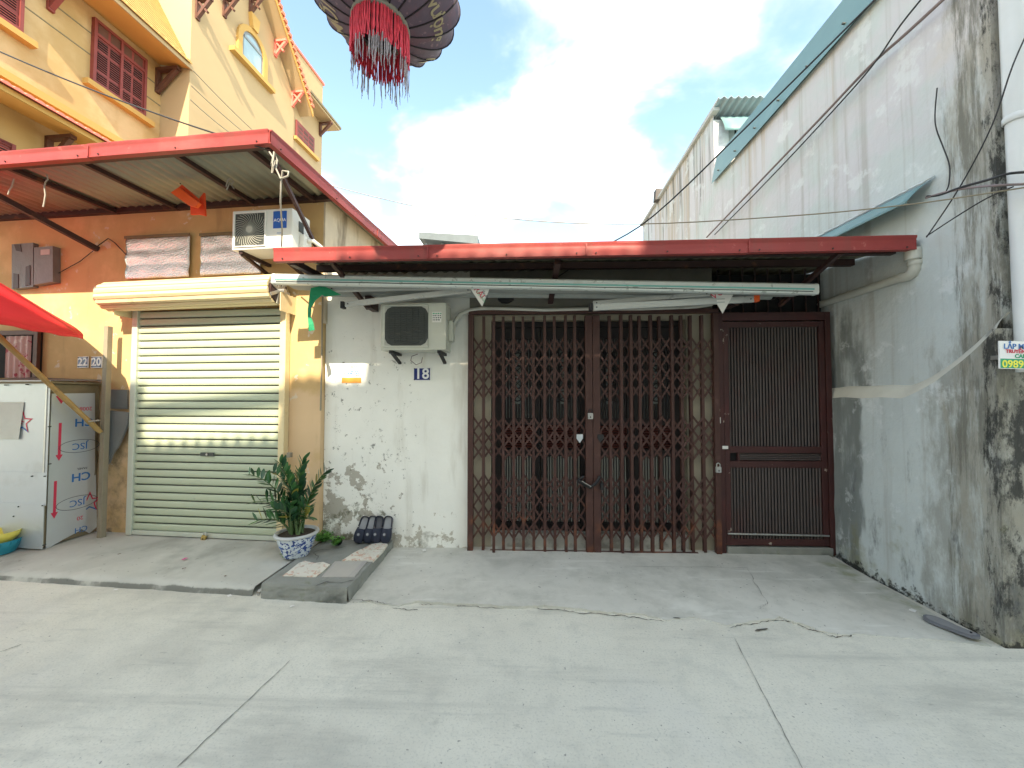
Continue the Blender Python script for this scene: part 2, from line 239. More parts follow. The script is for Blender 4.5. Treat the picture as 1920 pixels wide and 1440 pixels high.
 y_pale=pm('pale_peach_render', (.44, .315, .175), .85, .04, 1.2, .1, 20), y_trim=pm('ochre_trim', (.50, .30, .085), .7, .06, 3, .08), y_soffit=pm('soffit_ochre', (.60, .33, .09), .8, .05, 2, .08),
 brown_red=pm('brown_red_joinery', (.22, .045, .038), .55, .12, 6, .1), coral=pm('coral_timber', (.72, .19, .14), .65, .08, 6, .1), dark_wood=pm('dark_brown_timber', (.11, .045, .03), .6, .15, 6, .1),
 tile_roof=pm('clay_tile', (.55, .18, .11), .75, .18, 6, .15), tile_ochre=pm('weathered_tile_row', (.50, .30, .10), .8, .2, 6, .2), glass=pm('window_glass', (.30, .42, .48), .06, .05, 2, 0, spec=.8), alu_frame=pm('grey_window_frame', (.24, .27, .30), .5, .06, 6, 0),
 lant=pm('faded_lantern_cloth', (.13, .10, .135), .85, .15, 7, .25, 60, layers=[dict(col=(.17, .095, .125), s=6, lo=.5, hi=.62, amt=.6), dict(col=(.33, .22, .26), s=34, d=3, lo=.62, hi=.66, amt=.5)]),
 lant_pale=pm('lantern_worn_panel', (.30, .19, .23), .85, .15, 9, .2, 60, layers=[dict(col=(.05, .035, .045), s=30, d=3, lo=.55, hi=.6, amt=.85)]),
 lant_rib=pm('lantern_rib', (.022, .017, .022), .8, .1, 9, 0), lant_gold=pm('lantern_gold_print', (.36, .31, .20), .75, .15, 12, 0), lant_ring=pm('lantern_ring', (.23, .215, .18), .7, .15, 9, .1),
 fringe=pm('red_fringe', (.66, .05, .085), .65, .3, 30, 0), fringe_w=pm('faded_fringe', (.36, .33, .36), .7, .45, 60, 0),
 tin=pm('blue_grey_roof', (.36, .40, .42), .5, .1, 3, .05), opp=pm('opposite_render', (.58, .54, .47), .85, .08, 2, .1), brick=pm('dark_masonry', (.10, .09, .085), .9, .2, 8, .4, 20),
)

# ------------------------------------------------------------------ mesh tools (all in world space, moved to the parent's space on build)
WM = {}
class MB:
    def __init__(s, T=None): s.v, s.f, s.T, s.sm = [], [], T, []
    def add(s, vs, fs, smooth=False):
        o = len(s.v)
        s.v += [(s.T @ Vector(p)) if s.T else Vector(p) for p in vs]; s.f += [tuple(i + o for i in q) for q in fs]; s.sm += [smooth] * len(fs); return s
    def hexa(s, p): return s.add(p, [(0, 3, 2, 1), (4, 5, 6, 7), (0, 1, 5, 4), (1, 2, 6, 5), (2, 3, 7, 6), (3, 0, 4, 7)])
    def box(s, x0, x1, y0, y1, z0, z1): return s.hexa([(x0, y0, z0), (x1, y0, z0), (x1, y1, z0), (x0, y1, z0), (x0, y0, z1), (x1, y0, z1), (x1, y1, z1), (x0, y1, z1)])
    def bar(s, p, q, w, h, up=(0, 0, 1)):
        p, q = Vector(p), Vector(q); d = (q - p).normalized(); a = d.cross(Vector(up))
        if a.length < 1e-4: a = d.cross(Vector((0, 1, 0)))
        a.normalize(); b = a.cross(d); a *= w / 2; b *= h / 2
        return s.hexa([p - a - b, p + a - b, p + a + b, p - a + b, q - a - b, q + a - b, q + a + b, q - a + b])
    def tube(s, pts, r, n=8, cap=True):
        pts = [Vector(p) for p in pts]; vs, fs = [], []; last = None
        for i, p in enumerate(pts):
            d = (pts[min(i + 1, len(pts) - 1)] - pts[max(i - 1, 0)]).normalized()
            if last is None:
                a = d.cross(Vector((0, 0, 1)))
                if a.length < 1e-3: a = d.cross(Vector((1, 0, 0)))
            else: a = last - d * last.dot(d)
            a.normalize(); last = a; b = d.cross(a); rr = r[i] if isinstance(r, (list, tuple)) else r
            for k in range(n):
                t_ = 2 * math.pi * k / n; vs.append(p + a * (math.cos(t_) * rr) + b * (math.sin(t_) * rr))
        for i in range(len(pts) - 1):
            for k in range(n):
                a0, a1 = i * n + k, i * n + (k + 1) % n; fs.append((a0, a1, a1 + n, a0 + n))
        s.add(vs, fs, True)
        if cap: s.add(vs[:n], [tuple(range(n))[::-1]]); s.add(vs[-n:], [tuple(range(n))])
        return s
    def lathe(s, prof, n=28, c=(0, 0, 0), sm=True):
        vs, fs = [], []
        for r, z in prof:
            for k in range(n): t_ = 2 * math.pi * k / n; vs.append((c[0] + r * math.cos(t_), c[1] + r * math.sin(t_), c[2] + z))
        for i in range(len(prof) - 1):
            for k in range(n): a0, a1 = i * n + k, i * n + (k + 1) % n; fs.append((a0, a1, a1 + n, a0 + n))
        return s.add(vs, fs, sm)
    def prism(s, poly, f0, f1, sm=False):
        """poly: 2-D outline; f0 / f1 turn (a, b) into the two end-face points"""
        n = len(poly); s.add([f0(*p) for p in poly] + [f1(*p) for p in poly], [tuple(range(n))[::-1], tuple(range(n, 2 * n))])
        return s.add([f0(*p) for p in poly] + [f1(*p) for p in poly], [(k, (k + 1) % n, n + (k + 1) % n, n + k) for k in range(n)], sm)
    def grid(s, fn, nu, nv, sm=True):
        vs = [fn(i / nu, j / nv) for j in range(nv + 1) for i in range(nu + 1)]
        return s.add(vs, [(j * (nu + 1) + i, j * (nu + 1) + i + 1, (j + 1) * (nu + 1) + i + 1, (j + 1) * (nu + 1) + i) for j in range(nv) for i in range(nu)], sm)
    def strip(s, pts, w, z=0.0):
        """thin irregular ribbon lying along pts (list of world points)"""
        vs = []
        for i, p in enumerate(pts):
            p = Vector(p); d = (Vector(pts[min(i + 1, len(pts) - 1)]) - Vector(pts[max(i - 1, 0)])); a = Vector((-d.y, d.x, 0)).normalized()
            ww = w * (.35 + 1.1 * random.random()) * (.25 if i in (0, len(pts) - 1) else 1); vs += [p - a * ww / 2, p + a * ww / 2]
        return s.add(vs, [(2 * i, 2 * i + 2, 2 * i + 3, 2 * i + 1) for i in range(len(pts) - 1)])
    def build(s, name, mat, parent=None, bevel=0, solid=0):
        me = bpy.data.meshes.new(name)
        if parent is None:
            xs = [p.x for p in s.v]; ys = [p.y for p in s.v]; o3 = Vector(((min(xs) + max(xs)) / 2, (min(ys) + max(ys)) / 2, min(p.z for p in s.v)))
            W = Matrix.Translation(o3)
        else: W = WM[parent]
        Wi = W.inverted()
        me.from_pydata([tuple(Wi @ p) for p in s.v], [], s.f); me.polygons.foreach_set('use_smooth', s.sm); me.update()
        me.materials.append(M[mat] if isinstance(mat, str) else mat)
        o = bpy.data.objects.new(name, me); col.objects.link(o)
        if parent is None: o.location = W.translation
        else: o.parent = parent
        WM[o] = W.copy()
        if solid: md = o.modifiers.new('thickness', 'SOLIDIFY'); md.thickness = solid; md.offset = 0
        if bevel: md = o.modifiers.new('edge', 'BEVEL'); md.width = bevel; md.segments = 2; md.limit_method = 'ANGLE'; md.angle_limit = R(40)
        return o
def tag(o, label=None, cat=None, group=None, kind=None):
    for k, v in (('label', label), ('category', cat), ('group', group), ('kind', kind)):
        if v: o[k] = v
    return o
def thing(name, label, cat, loc, rz=0., group=None):
    o = bpy.data.objects.new(name, None); col.objects.link(o); o.location = loc; o.rotation_euler = (0, 0, rz); o.empty_display_size = .1
    WM[o] = Matrix.Translation(Vector(loc)) @ Matrix.Rotation(rz, 4, 'Z'); return tag(o, label, cat, group)
def lthing(name, label, cat, u, v, z, group=None): return thing(name, label, cat, LM @ Vector((u, v, z)), AL, group)
def dup(o, dloc=(0, 0, 0), parent=None, mat=None):
    c = o.copy(); col.objects.link(c); c.parent = parent or o.parent
    if mat is not None: c.matrix_basis = mat
    else: c.location = Vector(o.location) + Vector(dloc)
    WM[c] = WM[c.parent] if c.parent else Matrix.Translation(c.location); return c
def place_at(o, Mx): o.matrix_basis = Mx; return o
def letters(s, size, Mx, mat, parent, name='lettering', depth=.0006, align='CENTER', fn=None, spacing=1.0, bold=0.0):
    """writing as a flat mesh: local x to the right, y up, facing +z of Mx (world matrix)"""
    cu = bpy.data.curves.new('lettering', 'FONT'); cu.body = s; cu.size = size; cu.extrude = depth; cu.align_x = align; cu.align_y = 'CENTER'; cu.space_character = spacing; cu.offset = bold; cu.resolution_u = 3
    ob = bpy.data.objects.new('lettering', cu); col.objects.link(ob)
    bpy.context.view_layer.update()
    me = bpy.data.meshes.new_from_object(ob.evaluated_get(bpy.context.evaluated_depsgraph_get())); bpy.data.objects.remove(ob); bpy.data.curves.remove(cu)
    vs = [v.co.copy() for v in me.vertices]; fs = [tuple(p.vertices) for p in me.polygons]; bpy.data.meshes.remove(me)
    mb = MB(); mb.add([fn(v) if fn else Mx @ v for v in vs], fs); return mb.build(name, mat, parent)
FRONT = Matrix.Rotation(R(90), 4, 'X')                               # flat lettering -> facing the street (-Y)
def corr(mb, xl, xr, y0, y1, zf, pitch=.1, amp=.016, ny=8):
    """corrugated sheet, ribs running along y; xl / xr functions of y"""
    n = int((xr(y0) - xl(y0)) / pitch * 6)
    def fn(a, b):
        y = y0 + (y1 - y0) * b; x = xl(y) + (xr(y) - xl(y)) * a
        return (x, y, zf(x, y) + amp * math.sin(2 * math.pi * x / pitch))
    return mb.grid(fn, n, ny)
def jag(a, b, n, amp):
    a, b = Vector(a), Vector(b); d = b - a; pr = Vector((-d.y, d.x, 0)).normalized()
    return [a + d * (i / n) + pr * (amp * noise.noise(Vector((i * .55 + a.x * 3, a.y * 5, 1.3))) * 2) for i in range(n + 1)]

# ================================================================== SETTING: ground
F = 3.90                                                            # street face of house 18
g = MB(); g.add([(-60, -60, 0), (60, -60, 0), (60, 60, 0), (-60, 60, 0)], [(0, 1, 2, 3)])
tag(g.build('street', 'street'), kind='structure', label='pale grey concrete street surface', cat='street')
# apron in front of house 18, its broken front edge standing a finger proud of the street
edge = [(640, 1131, .004), (690, 1130, .010), (740, 1137, .004), (786, 1131, .018), (840, 1136, .020), (900, 1137, .019), (960, 1142, .020), (1020, 1140, .021), (1080, 1145, .020), (1140, 1152, .017),
        (1200, 1154, .013), (1250, 1164, .006), (1300, 1158, .004), (1365, 1174, .006), (1400, 1169, .010), (1462, 1161, .015), (1500, 1172, .016), (1540, 1186, .012), (1570, 1192, .008), (1610, 1190, .004), (1680, 1196, .003), (1760, 1200, .003), (1880, 1216, .003)]
fine = []
for i in range(len(edge) - 1):
    for k in range(6):
        a = [edge[i][j] + (edge[i + 1][j] - edge[i][j]) * k / 6 for j in range(3)]; p = onZ(a[0], a[1] + 3.0 * noise.noise(Vector((a[0] * .07, 2, 0))))
        fine.append((p.x, p.y, a[2]))
mb = MB(); n = len(fine); vs = [(x, y, -.01) for x, y, z in fine] + [(x, y, z) for x, y, z in fine]
rows = 7
for r in range(1, rows + 1):
    for x, y, z in fine:
        yy = y + (F + .4 - y) * r / rows; vs.append((x + (x - .8) * .02 * r / rows, yy, z + (.03 - z) * r / rows + .003 * noise.noise(Vector((x * 2, yy * 2, 0)))))
mb.add(vs, [(r * n + i, r * n + i + 1, (r + 1) * n + i + 1, (r + 1) * n + i) for r in range(rows + 1) for i in range(n - 1)])
apron = tag(mb.build('apron', 'apron'), kind='structure', label='cracked concrete apron before the folding gate', cat='apron')
# cracks and sawn joints
def crack(pxs, wd, z, mat='crack', amp=.012, nm='crack', seg=14):
    pts = []
    for a, b in zip(pxs[:-1], pxs[1:]): pts += jag(onZ(*a, z), onZ(*b, z), seg, amp)[:-1]
    o = MB().strip(pts + [onZ(*pxs[-1], z)], wd).build(nm, mat); return tag(o, kind='structure')
crack([(786, 1133), (830, 1131), (900, 1139), (1000, 1139), (1080, 1148), (1180, 1156), (1245, 1166)], .006, .0045)
crack([(735, 1140), (784, 1144)], .005, .0045)
crack([(640, 1121), (700, 1126), (735, 1133)], .005, .016, amp=.012)
crack([(1366, 1176), (1410, 1169), (1470, 1162), (1520, 1180), (1565, 1194), (1602, 1189)], .006, .0045, amp=.010)
crack([(1180, 1062), (1400, 1064), (1438, 1130), (1425, 1142)], .004, .027, mat='joint', amp=.012)
crack([(1262, 1158), (1276, 1159)], .013, .0075, amp=.003, seg=4); crack([(1415, 1182), (1440, 1178)], .014, .0075, amp=.003, seg=4)
for a, b, wd in (((545, 1237), (332, 1438), .0055), ((1377, 1196), (1510, 1450), .004), ((0, 1222), (40, 1208), .006)):
    crack([a, ((a[0] + b[0]) / 2, (a[1] + b[1]) / 2), b], wd, .004, mat='joint', amp=.0022, nm='sawn_joint', seg=16)
# raised pavement before the left-hand shop
ka, kb = LI @ onZ(0, 1088), LI @ onZ(490, 1120); KV = (ka.y + kb.y) / 2
def pav(a, b):
    u = -7 + 7.02 * a; top = .1 - .042 * min(1, (1 - b) * 1.0)
    if b < .12:
        q = b / .12; e = .018 * noise.noise(Vector((u * 3, 1, 0))) + .008 * noise.noise(Vector((u * 11, 5, 0)))
        return (u, KV + e + .022 * q, -.01 + (.072 + .006 * noise.noise(Vector((u * 8, 3, 0)))) * q)
    q = (b - .12) / .88; return (u, KV + .03 + (.25 - KV) * q, .06 + .042 * min(1, q * 1.15) + .004 * noise.noise(Vector((u * 2.5, q * 3, 7))))
tag(MB(LM).grid(pav, 160, 24).build('pavement', 'paving'), kind='structure', label='low concrete pavement before the roller shutter', cat='pavement')

# ------------------------------------------------------------------ concrete step with broken tiles
st = thing('concrete_step', 'chipped concrete step with broken floral tiles set in its top', 'step', (-1.68, 3.4, 0))
fl, fr = onZ(490, 1121), onZ(651, 1131)
def sp(a, b, c):                                                     # a: left-right, b: front-back, c: height
    x = (fl.x + (fr.x - fl.x) * a) * (1 - b) + (-2.04 + .70 * a) * b; y = (fl.y + (fr.y - fl.y) * a) * (1 - b) + (F - .005) * b
    h = .112 - .022 * b
    nn = noise.noise(Vector((x * 6, y * 6, c * 4))) + .7 * noise.noise(Vector((x * 19, y * 19, c * 9))); return x + .006 * noise.noise(Vector((y * 14, 1, 2))) * (a > .99), y + .008 * noise.noise(Vector((x * 14, 5, 2))) * (b < .01), h, nn
mb = MB(); NA, NB = 24, 40
mb.grid(lambda a, b: (lambda q: (q[0], q[1], q[2] + .005 * q[3]))(sp(a, b, 1)), NA, NB, False)
mb.grid(lambda a, c: (lambda q: (q[0], q[1] - .012 * (1 - c) + .007 * q[3] * (1 if 0 < c < 1 else 0), -.005 + (q[2] + .005 * sp(a, 0, 1)[3] + .005) * c))(sp(a, 0, c)), NA, 6, False)
mb.grid(lambda b, c: (lambda q: (q[0] + .010 * (1 - c) + .007 * q[3] * (1 if 0 < c < 1 else 0), q[1], -.005 + (q[2] + .005 * sp(1, b, 1)[3] + .005) * c))(sp(1, b, c)), NB, 6, False)
mb.grid(lambda b, c: (lambda q: (q[0], q[1], -.005 + (q[2] + .005 * sp(0, b, 1)[3] + .005) * c))(sp(0, b, c)), NB, 2, False)
mb.build('block', 'step', st)
def stile(pxs, mat, lab=None, z=.114):
    p = [onZ(x, y, z - .007) for x, y in pxs]; n = len(p); b = MB()
    b.add([(q.x, q.y, z - .02) for q in p] + [(q.x, q.y, z) for q in p], [tuple(range(n, 2 * n))[::-1]] + [(k, (k + 1) % n, n + (k + 1) % n, n + k) for k in range(n)])
    o = b.build('tile', mat, st)
    if lab: o['label'] = lab
stile([(530, 1081), (592, 1083), (606, 1072), (619, 1060), (606, 1055), (590, 1057), (572, 1053), (560, 1057)], 'tile_w', 'white floral tile fragment')
stile([(603, 1083), (664, 1083), (689, 1053), (628, 1054)], 'tile_g', 'grey striped tile')
stile([(641, 1052), (700, 1052), (719, 1033), (690, 1031), (676, 1031), (664, 1037)], 'tile_w')
stile([(680, 1030), (720, 1031), (727, 1021), (712, 1019), (698, 1021)], 'tile_w')
for pts in ([(586, 1036), (604, 1030), (622, 1031), (650, 1024)], [(594, 1050), (597, 1043), (588, 1037)], [(592, 1098), (612, 1090), (640, 1092), (664, 1087)]):
    q = []
    for a, b in zip(pts[:-1], pts[1:]): q += jag(onZ(*a, .118), onZ(*b, .118), 6, .006)
    MB().strip(q, .008).build('crack', 'crack', st)

# ================================================================== HOUSE 18
h = thing('shop_house', 'low white peeling house with red eave and number 18', 'house', (.0, F, 0))
mb = MB(); mb.box(-2.06, -.565, F, F + .22, -.05, 2.84); mb.build('wall', 'white', h)
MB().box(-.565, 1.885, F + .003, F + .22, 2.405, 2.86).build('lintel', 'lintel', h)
mb = MB(); mb.box(-.565, -.345, F + .03, F + .22, -.05, 2.405); mb.build('pilaster', 'cream', h)
mb = MB(); mb.box(1.63, 1.885, F + .03, F + .22, -.05, 2.405); mb.build('pilaster', 'cream', h)
MB().box(-.345, 1.63, F + .035, F + .25, -.05, .165).build('threshold', 'threshold', h)
MB().box(-.345, 1.63, F + .04, F + .22, 2.33, 2.405).build('door_head', 'cream', h)
MB().box(-2.04, 1.87, F + .40, 9.0, -.05, 2.83).build('back_rooms', 'gable', h)
MB().box(1.87, 3.3, 8.85, 9.1, -.05, 3.6).build('passage_end_wall', 'brick', h)
# roof: corrugated sheet, red gutter fascia, purlins
xl = lambda y: -2.0 + .062 * max(0, y - 3.05) + (.06 if y > 3.9 else 0); xr = lambda y: 3.03
zr = lambda x, y: 2.742 + .10 * (y - 3.03) + .004 * (x + 2)
rf = corr(MB(), xl, xr, 3.035, 8.9, zr, .105, .014, 10).build('roof_sheet', 'sheet', h, solid=.004)
yf = 3.02; A, B = Vector((-2.03, yf, 2.697)), Vector((3.0, yf, 2.727))
def fascia(P0, P1, par, T=None, seg=1.27, nm='gutter_fascia'):
    n_ = max(2, round((P1 - P0).length / seg)); dd = (P1 - P0) / n_; ax_ = dd.normalized(); sd_ = Vector((ax_.y, -ax_.x, 0))       # sd_: outwards
    for k in range(n_):
        a, b = P0 + dd * k, P0 + dd * (k + 1); o_ = sd_ * random.uniform(-.002, .002) + Vector((0, 0, random.uniform(-.0025, .0025))); hh_ = .053
        def fn(s_, t_):
            p = a + (b - a) * s_ + o_; z_ = -hh_ + 2 * hh_ * t_; out = .011 + (.008 if t_ > .86 else 0) + .0032 * noise.noise(Vector((p.x * 3.1 + k, p.y * 3.1, t_ * 2.2)))
            return p + sd_ * out + Vector((0, 0, z_ + .0025 * noise.noise(Vector((p.x * 2.3, p.y * 2.3, 7)))))
        mb = MB(T); mb.grid(fn, 26, 8, True); mb.bar(a + o_ + Vector((0, 0, hh_ - .007)), b + o_ + Vector((0, 0, hh_ - .007)), .034, .012); mb.bar(a + o_ - sd_ * .012 + Vector((0, 0, -hh_ + .002)), b + o_ - sd_ * .012 + Vector((0, 0, -hh_ + .002)), .046, .009); mb.bar(a + o_ - sd_ * .006, b + o_ - sd_ * .006, .018, .104)
        f_ = mb.build(nm, 'red', par)
        if k: MB(T).bar(a + sd_ * .015 + Vector((0, 0, -hh_ + .002)), a + sd_ * .015 + Vector((0, 0, hh_ - .014)), .006, .012, ax_).build('seam', 'red', f_)
        for q in (.06, .5, .94): c_ = a + dd * q + sd_ * .012 + Vector((0, 0, -.036)); MB(T).tube([c_, c_ + sd_ * .007], .006, 7).build('screw', 'steel_dark', f_)
fascia(A, B, h)
for yy in (3.12, 3.5): MB().box(-1.95, 2.95, yy, yy + .05, zr(0, yy) - .075, zr(0, yy) - .02).build('purlin', 'steel_dark', h)
p = onY(1043, 487, 3.35); q = onY(1041, 522, 3.85); MB().bar((p.x, 3.2, 2.68), (p.x - .02, 3.84, 2.50), .05, .05).build('bracket', 'steel_dark', h)
for x in (-1.62, 2.5): MB().bar((x, 3.1, 2.69), (x + .02, 3.86, 2.45), .035, .035).build('bracket', 'steel_dark', h)
MB().bar((-1.93, 3.1, 2.665), (-1.93, 3.88, 2.69), .05, .05).build('bracket', 'steel_dark', h)
p0, p1 = onY(568, 500, 3.5), onY(640, 498, 3.4)
# inner doors: four leaves behind the folding gate
W4 = (1.60 + .315) / 4; YD = F + .12
MB().box(-.345, -.315, YD, YD + .06, .165, 2.33).build('door_jamb', 'door', h); MB().box(1.60, 1.63, YD, YD + .06, .165, 2.33).build('door_jamb', 'door', h)
MB().box(-.315, 1.60, YD - .005, YD + .06, 2.27, 2.33).build('door_jamb', 'door', h)
for k in range(4):
    x0, x1 = -.315 + k * W4 + .004, -.315 + (k + 1) * W4 - .004; sw = .062
    mb = MB()
    mb.box(x0, x0 + sw, YD, YD + .045, .17, 2.265); mb.box(x1 - sw, x1, YD, YD + .045, .17, 2.265)
    for z0, z1 in ((.17, .25), (.93, 1.0), (1.25, 1.32), (2.15, 2.265)): mb.box(x0 + sw, x1 - sw, YD + .002, YD + .043, z0, z1)
    d = mb.build('door', 'door', h)
    MB().box(x0 + sw - .01, x1 - sw + .01, YD + .03, YD + .036, 1.30, 2.16).build('pane', 'door_glass', d)
    nb = 12
    for i in range(nb):                                              # close-set ornamental bars before the pane
        xb = x0 + sw + (x1 - x0 - 2 * sw) * (i + .5) / nb
        if i in (5, 6):
            MB().box(xb - .0105, xb + .0105, YD + .012, YD + .022, 1.32, 1.47).build('bar', 'door', d); MB().box(xb - .0105, xb + .0105, YD + .012, YD + .022, 2.02, 2.15).build('bar', 'door', d)
        else: MB().box(xb - .0105, xb + .0105, YD + .012, YD + .022, 1.32, 2.15).build('bar', 'door', d)
    xc = (x0 + x1) / 2
    for i in range(4):                                               # column of rings and crosses
        zc = 1.55 + i * .135; R0 = .052
        MB().tube([(xc + R0 * math.cos(a * R(22.5)), YD + .01, zc + R0 * math.sin(a * R(22.5))) for a in range(17)], .008, 5, False).build('ring', 'door', d)
        cr = MB()
        for sx in (-1, 1): cr.bar((xc - .07 * sx, YD + .009, zc - .067), (xc + .07 * sx, YD + .009, zc + .067), .008, .013, (0, 1, 0))
        cr.build('cross', 'door', d)
    for i in range(9):
        zc = 1.015 + i * .0265; mb = MB(); mb.hexa([(x0 + sw, YD + .008, zc), (x1 - sw, YD + .008, zc), (x1 - sw, YD + .03, zc + .016), (x0 + sw, YD + .03, zc + .016), (x0 + sw, YD + .008, zc + .004), (x1 - sw, YD + .008, zc + .004), (x1 - sw, YD + .03, zc + .020), (x0 + sw, YD + .03, zc + .020)])
        mb.build('louvre', 'louvre', d)
    MB().box(x0 + sw, x1 - sw, YD + .034, YD + .038, 1.0, 1.25).build('louvre_back', 'door', d)
    MB().box(x0 + sw, x1 - sw, YD + .034, YD + .038, .25, .93).build('lower_panel', 'door', d)
    for i in range(13):
        xb = x0 + sw + (x1 - x0 - 2 * sw) * (i + .5) / 13
        MB().tube([(xb, YD + .03, .252), (xb, YD + .03, .928)], .0085, 6, False).build('rib', 'ribbed', d)
# dark grille above the passage gate
GX0, GX1 = 1.915, 3.0
MB().box(1.89, 3.02, F + .10, F + .115, 2.385, 2.80).build('transom_shade_board', 'dark', h)  # added near-black board in place of the shaded void behind the grille
for i in range(9):
    x = GX0 + .05 + i * .125; MB().box(x, x + .012, F + .06, F + .072, 2.40, 2.86).build('grille_bar', 'steel_dark', h)
for i, x in enumerate((2.5, 2.62)): MB().tube([(x + .09 * math.cos(a * R(22.5)), F + .055, 2.62 + .09 * math.sin(a * R(22.5))) for a in range(17)], .006, 5, False).build('grille_ring', 'steel_dark', h)

# ================================================================== FOLDING GATE
fg = thing('folding_gate', 'rusty brown scissor folding gate across the doorway of number 18', 'gate', (.67, F - .04, .02))
YG = F - .045; G0, GC, G1 = -.545, .672, 1.885; ZT = 2.385
MB().box(G0 - .02, G1 + .02, YG - .03, YG + .03, ZT - .01, ZT + .03).build('top_track', 'gate', fg, bevel=.004)
MB().box(G0 + .2, G1 - .2, YG - .012, YG + .012, .022, .030).build('floor_track', 'gate', fg)
MB().box(G0 - .025, G0 + .03, YG - .028, YG + .028, .02, ZT - .012).build('post', 'gate', fg, bevel=.003)
MB().box(G1 - .03, G1 + .02, YG - .028, YG + .028, .02, ZT - .012).build('post', 'gate', fg, bevel=.003)
for x in (GC - .037, GC + .037): MB().box(x - .035, x + .035, YG - .03, YG + .026, .026, ZT - .03).build('meeting_stile', 'gate', fg, bevel=.003)
nb = 11; chan = None
xsL = [G0 + .03 + (GC - .072 - G0 - .03) * i / nb for i in range(1, nb)]; xsR = [GC + .072 + (G1 - .03 - GC - .072) * i / nb for i in range(1, nb)]
for x in xsL + xsR:
    if chan is None:
        chan = MB(); 
        for s_ in (-1, 1): chan.box(x - .0135, x + .0135, YG + s_ * .016 - .004, YG + s_ * .016 + .004, .03, ZT - .03)
        chan = chan.build('channel', 'gate', fg); x_ch = x
    else:
        c = dup(chan, (x - x_ch + random.uniform(-.006, .006), random.uniform(-.004, .004), 0)); c.rotation_euler = (0, random.uniform(-.0022, .0022), random.uniform(-.05, .05))
bay = (GC - .072 - G0 - .03) / nb
zones = [(1.525, 2.135, 4), (.925, 1.335, 3), (.145, .765, 4)]
bx_ = [G0 + .03 + bay * (i + .5) for i in range(nb)] + [GC + .072 + bay * (i + .5) for i in range(nb)]
for z0, z1, n in zones:
    lat = MB(); x = bx_[0]; hh = (z1 - z0) / n
    for k in range(n):
        a, b = z0 + k * hh, z0 + (k + 1) * hh
        for s_, yy in ((1, -.0019), (-1, .0019)):
            P_ = [(x - s_ * bay / 2, a), (x + s_ * bay / 2, b)]; lat.hexa([(P_[0][0], YG + yy - .002, a - .016), (P_[1][0], YG + yy - .002, b - .016), (P_[1][0], YG + yy + .002, b - .016), (P_[0][0], YG + yy + .002, a - .016), (P_[0][0], YG + yy - .002, a + .016), (P_[1][0], YG + yy - .002, b + .016), (P_[1][0], YG + yy + .002, b + .016), (P_[0][0], YG + yy + .002, a + .016)])
    lat = lat.build('scissor_lattice', 'gate', fg)
    for q in bx_[1:]: dup(lat, (q - x, random.uniform(-.003, .003), random.uniform(-.014, .014))).rotation_euler = (0, 0, random.uniform(-.02, .02)) if False else (0, 0, 0)
for px, py, s_ in ((1087, 822, 'alu'), (1126, 822, 'black')):       # pull plates
    p = onY(px, py, YG - .035); MB().prism([(-.03, .04), (.03, .04), (.032, 0), (.0, -.045), (-.032, 0)], lambda a, b: (p.x + a, YG - .036, p.z + b), lambda a, b: (p.x + a, YG - .030, p.z + b)).build('pull_plate', s_, fg)

def padlock(label, p, wd, ht, mat, tilt=0., shackle='galv'):
    o = thing('padlock', label, 'padlock', (p.x, p.y, p.z)); T = Matrix.Translation(p) @ Matrix.Rotation(tilt, 4, 'Y')
    MB(T).box(-wd / 2, wd / 2, -.012, .012, 0, ht).build('body', mat, o, bevel=.004)
    MB(T).tube([(-wd * .32, 0, ht - .004), (-wd * .32, 0, ht + ht * .35)] + [(wd * .32 * math.cos(R(180 - a)), 0, ht + ht * .35 + wd * .32 * math.sin(R(a))) for a in range(20, 180, 20)] + [(wd * .32, 0, ht + ht * .35), (wd * .32, 0, ht - .004)], .005, 6).build('shackle', shackle, o)
    MB(T).box(-.005, .005, -.0135, -.012, ht * .2, ht * .5).build('keyhole', 'black', o); return o
p = onY(1107, 786, YG - .06); padlock('pale steel padlock high on the meeting stiles of the folding gate', p, .05, .06, 'lock', shackle='black')
p = onY(1347, 886, F - .09); padlock('grey padlock hanging on the maroon passage gate post', p, .05, .055, 'lock')
# black sleeved chain lock
cl = thing('chain_lock', 'black sleeved lock looped through the folding gate', 'lock', onY(1105, 915, YG - .07))
pts = [onY(*q, YG - .06) for q in ((1095, 893), (1086, 898), (1083, 902))]; MB().tube(pts, .012, 8).build('sleeve', 'black', cl)
pts = [onY(*q, YG - .07) for q in ((1084, 900), (1095, 908), (1106, 914), (1114, 909), (1122, 900), (1125, 893))]; MB().tube(pts, .016, 8).build('sleeve', 'black', cl)
MB().bar(onY(1091, 902, YG - .09), onY(1108, 912, YG - .09), .006, .022, (0, 1, 0)).build('latch', 'galv', cl)
pts = [onY(*q, YG - .05) for q in ((1128, 905), (1129, 918))]; MB().tube(pts, .018, 8).build('body', 'black', cl)

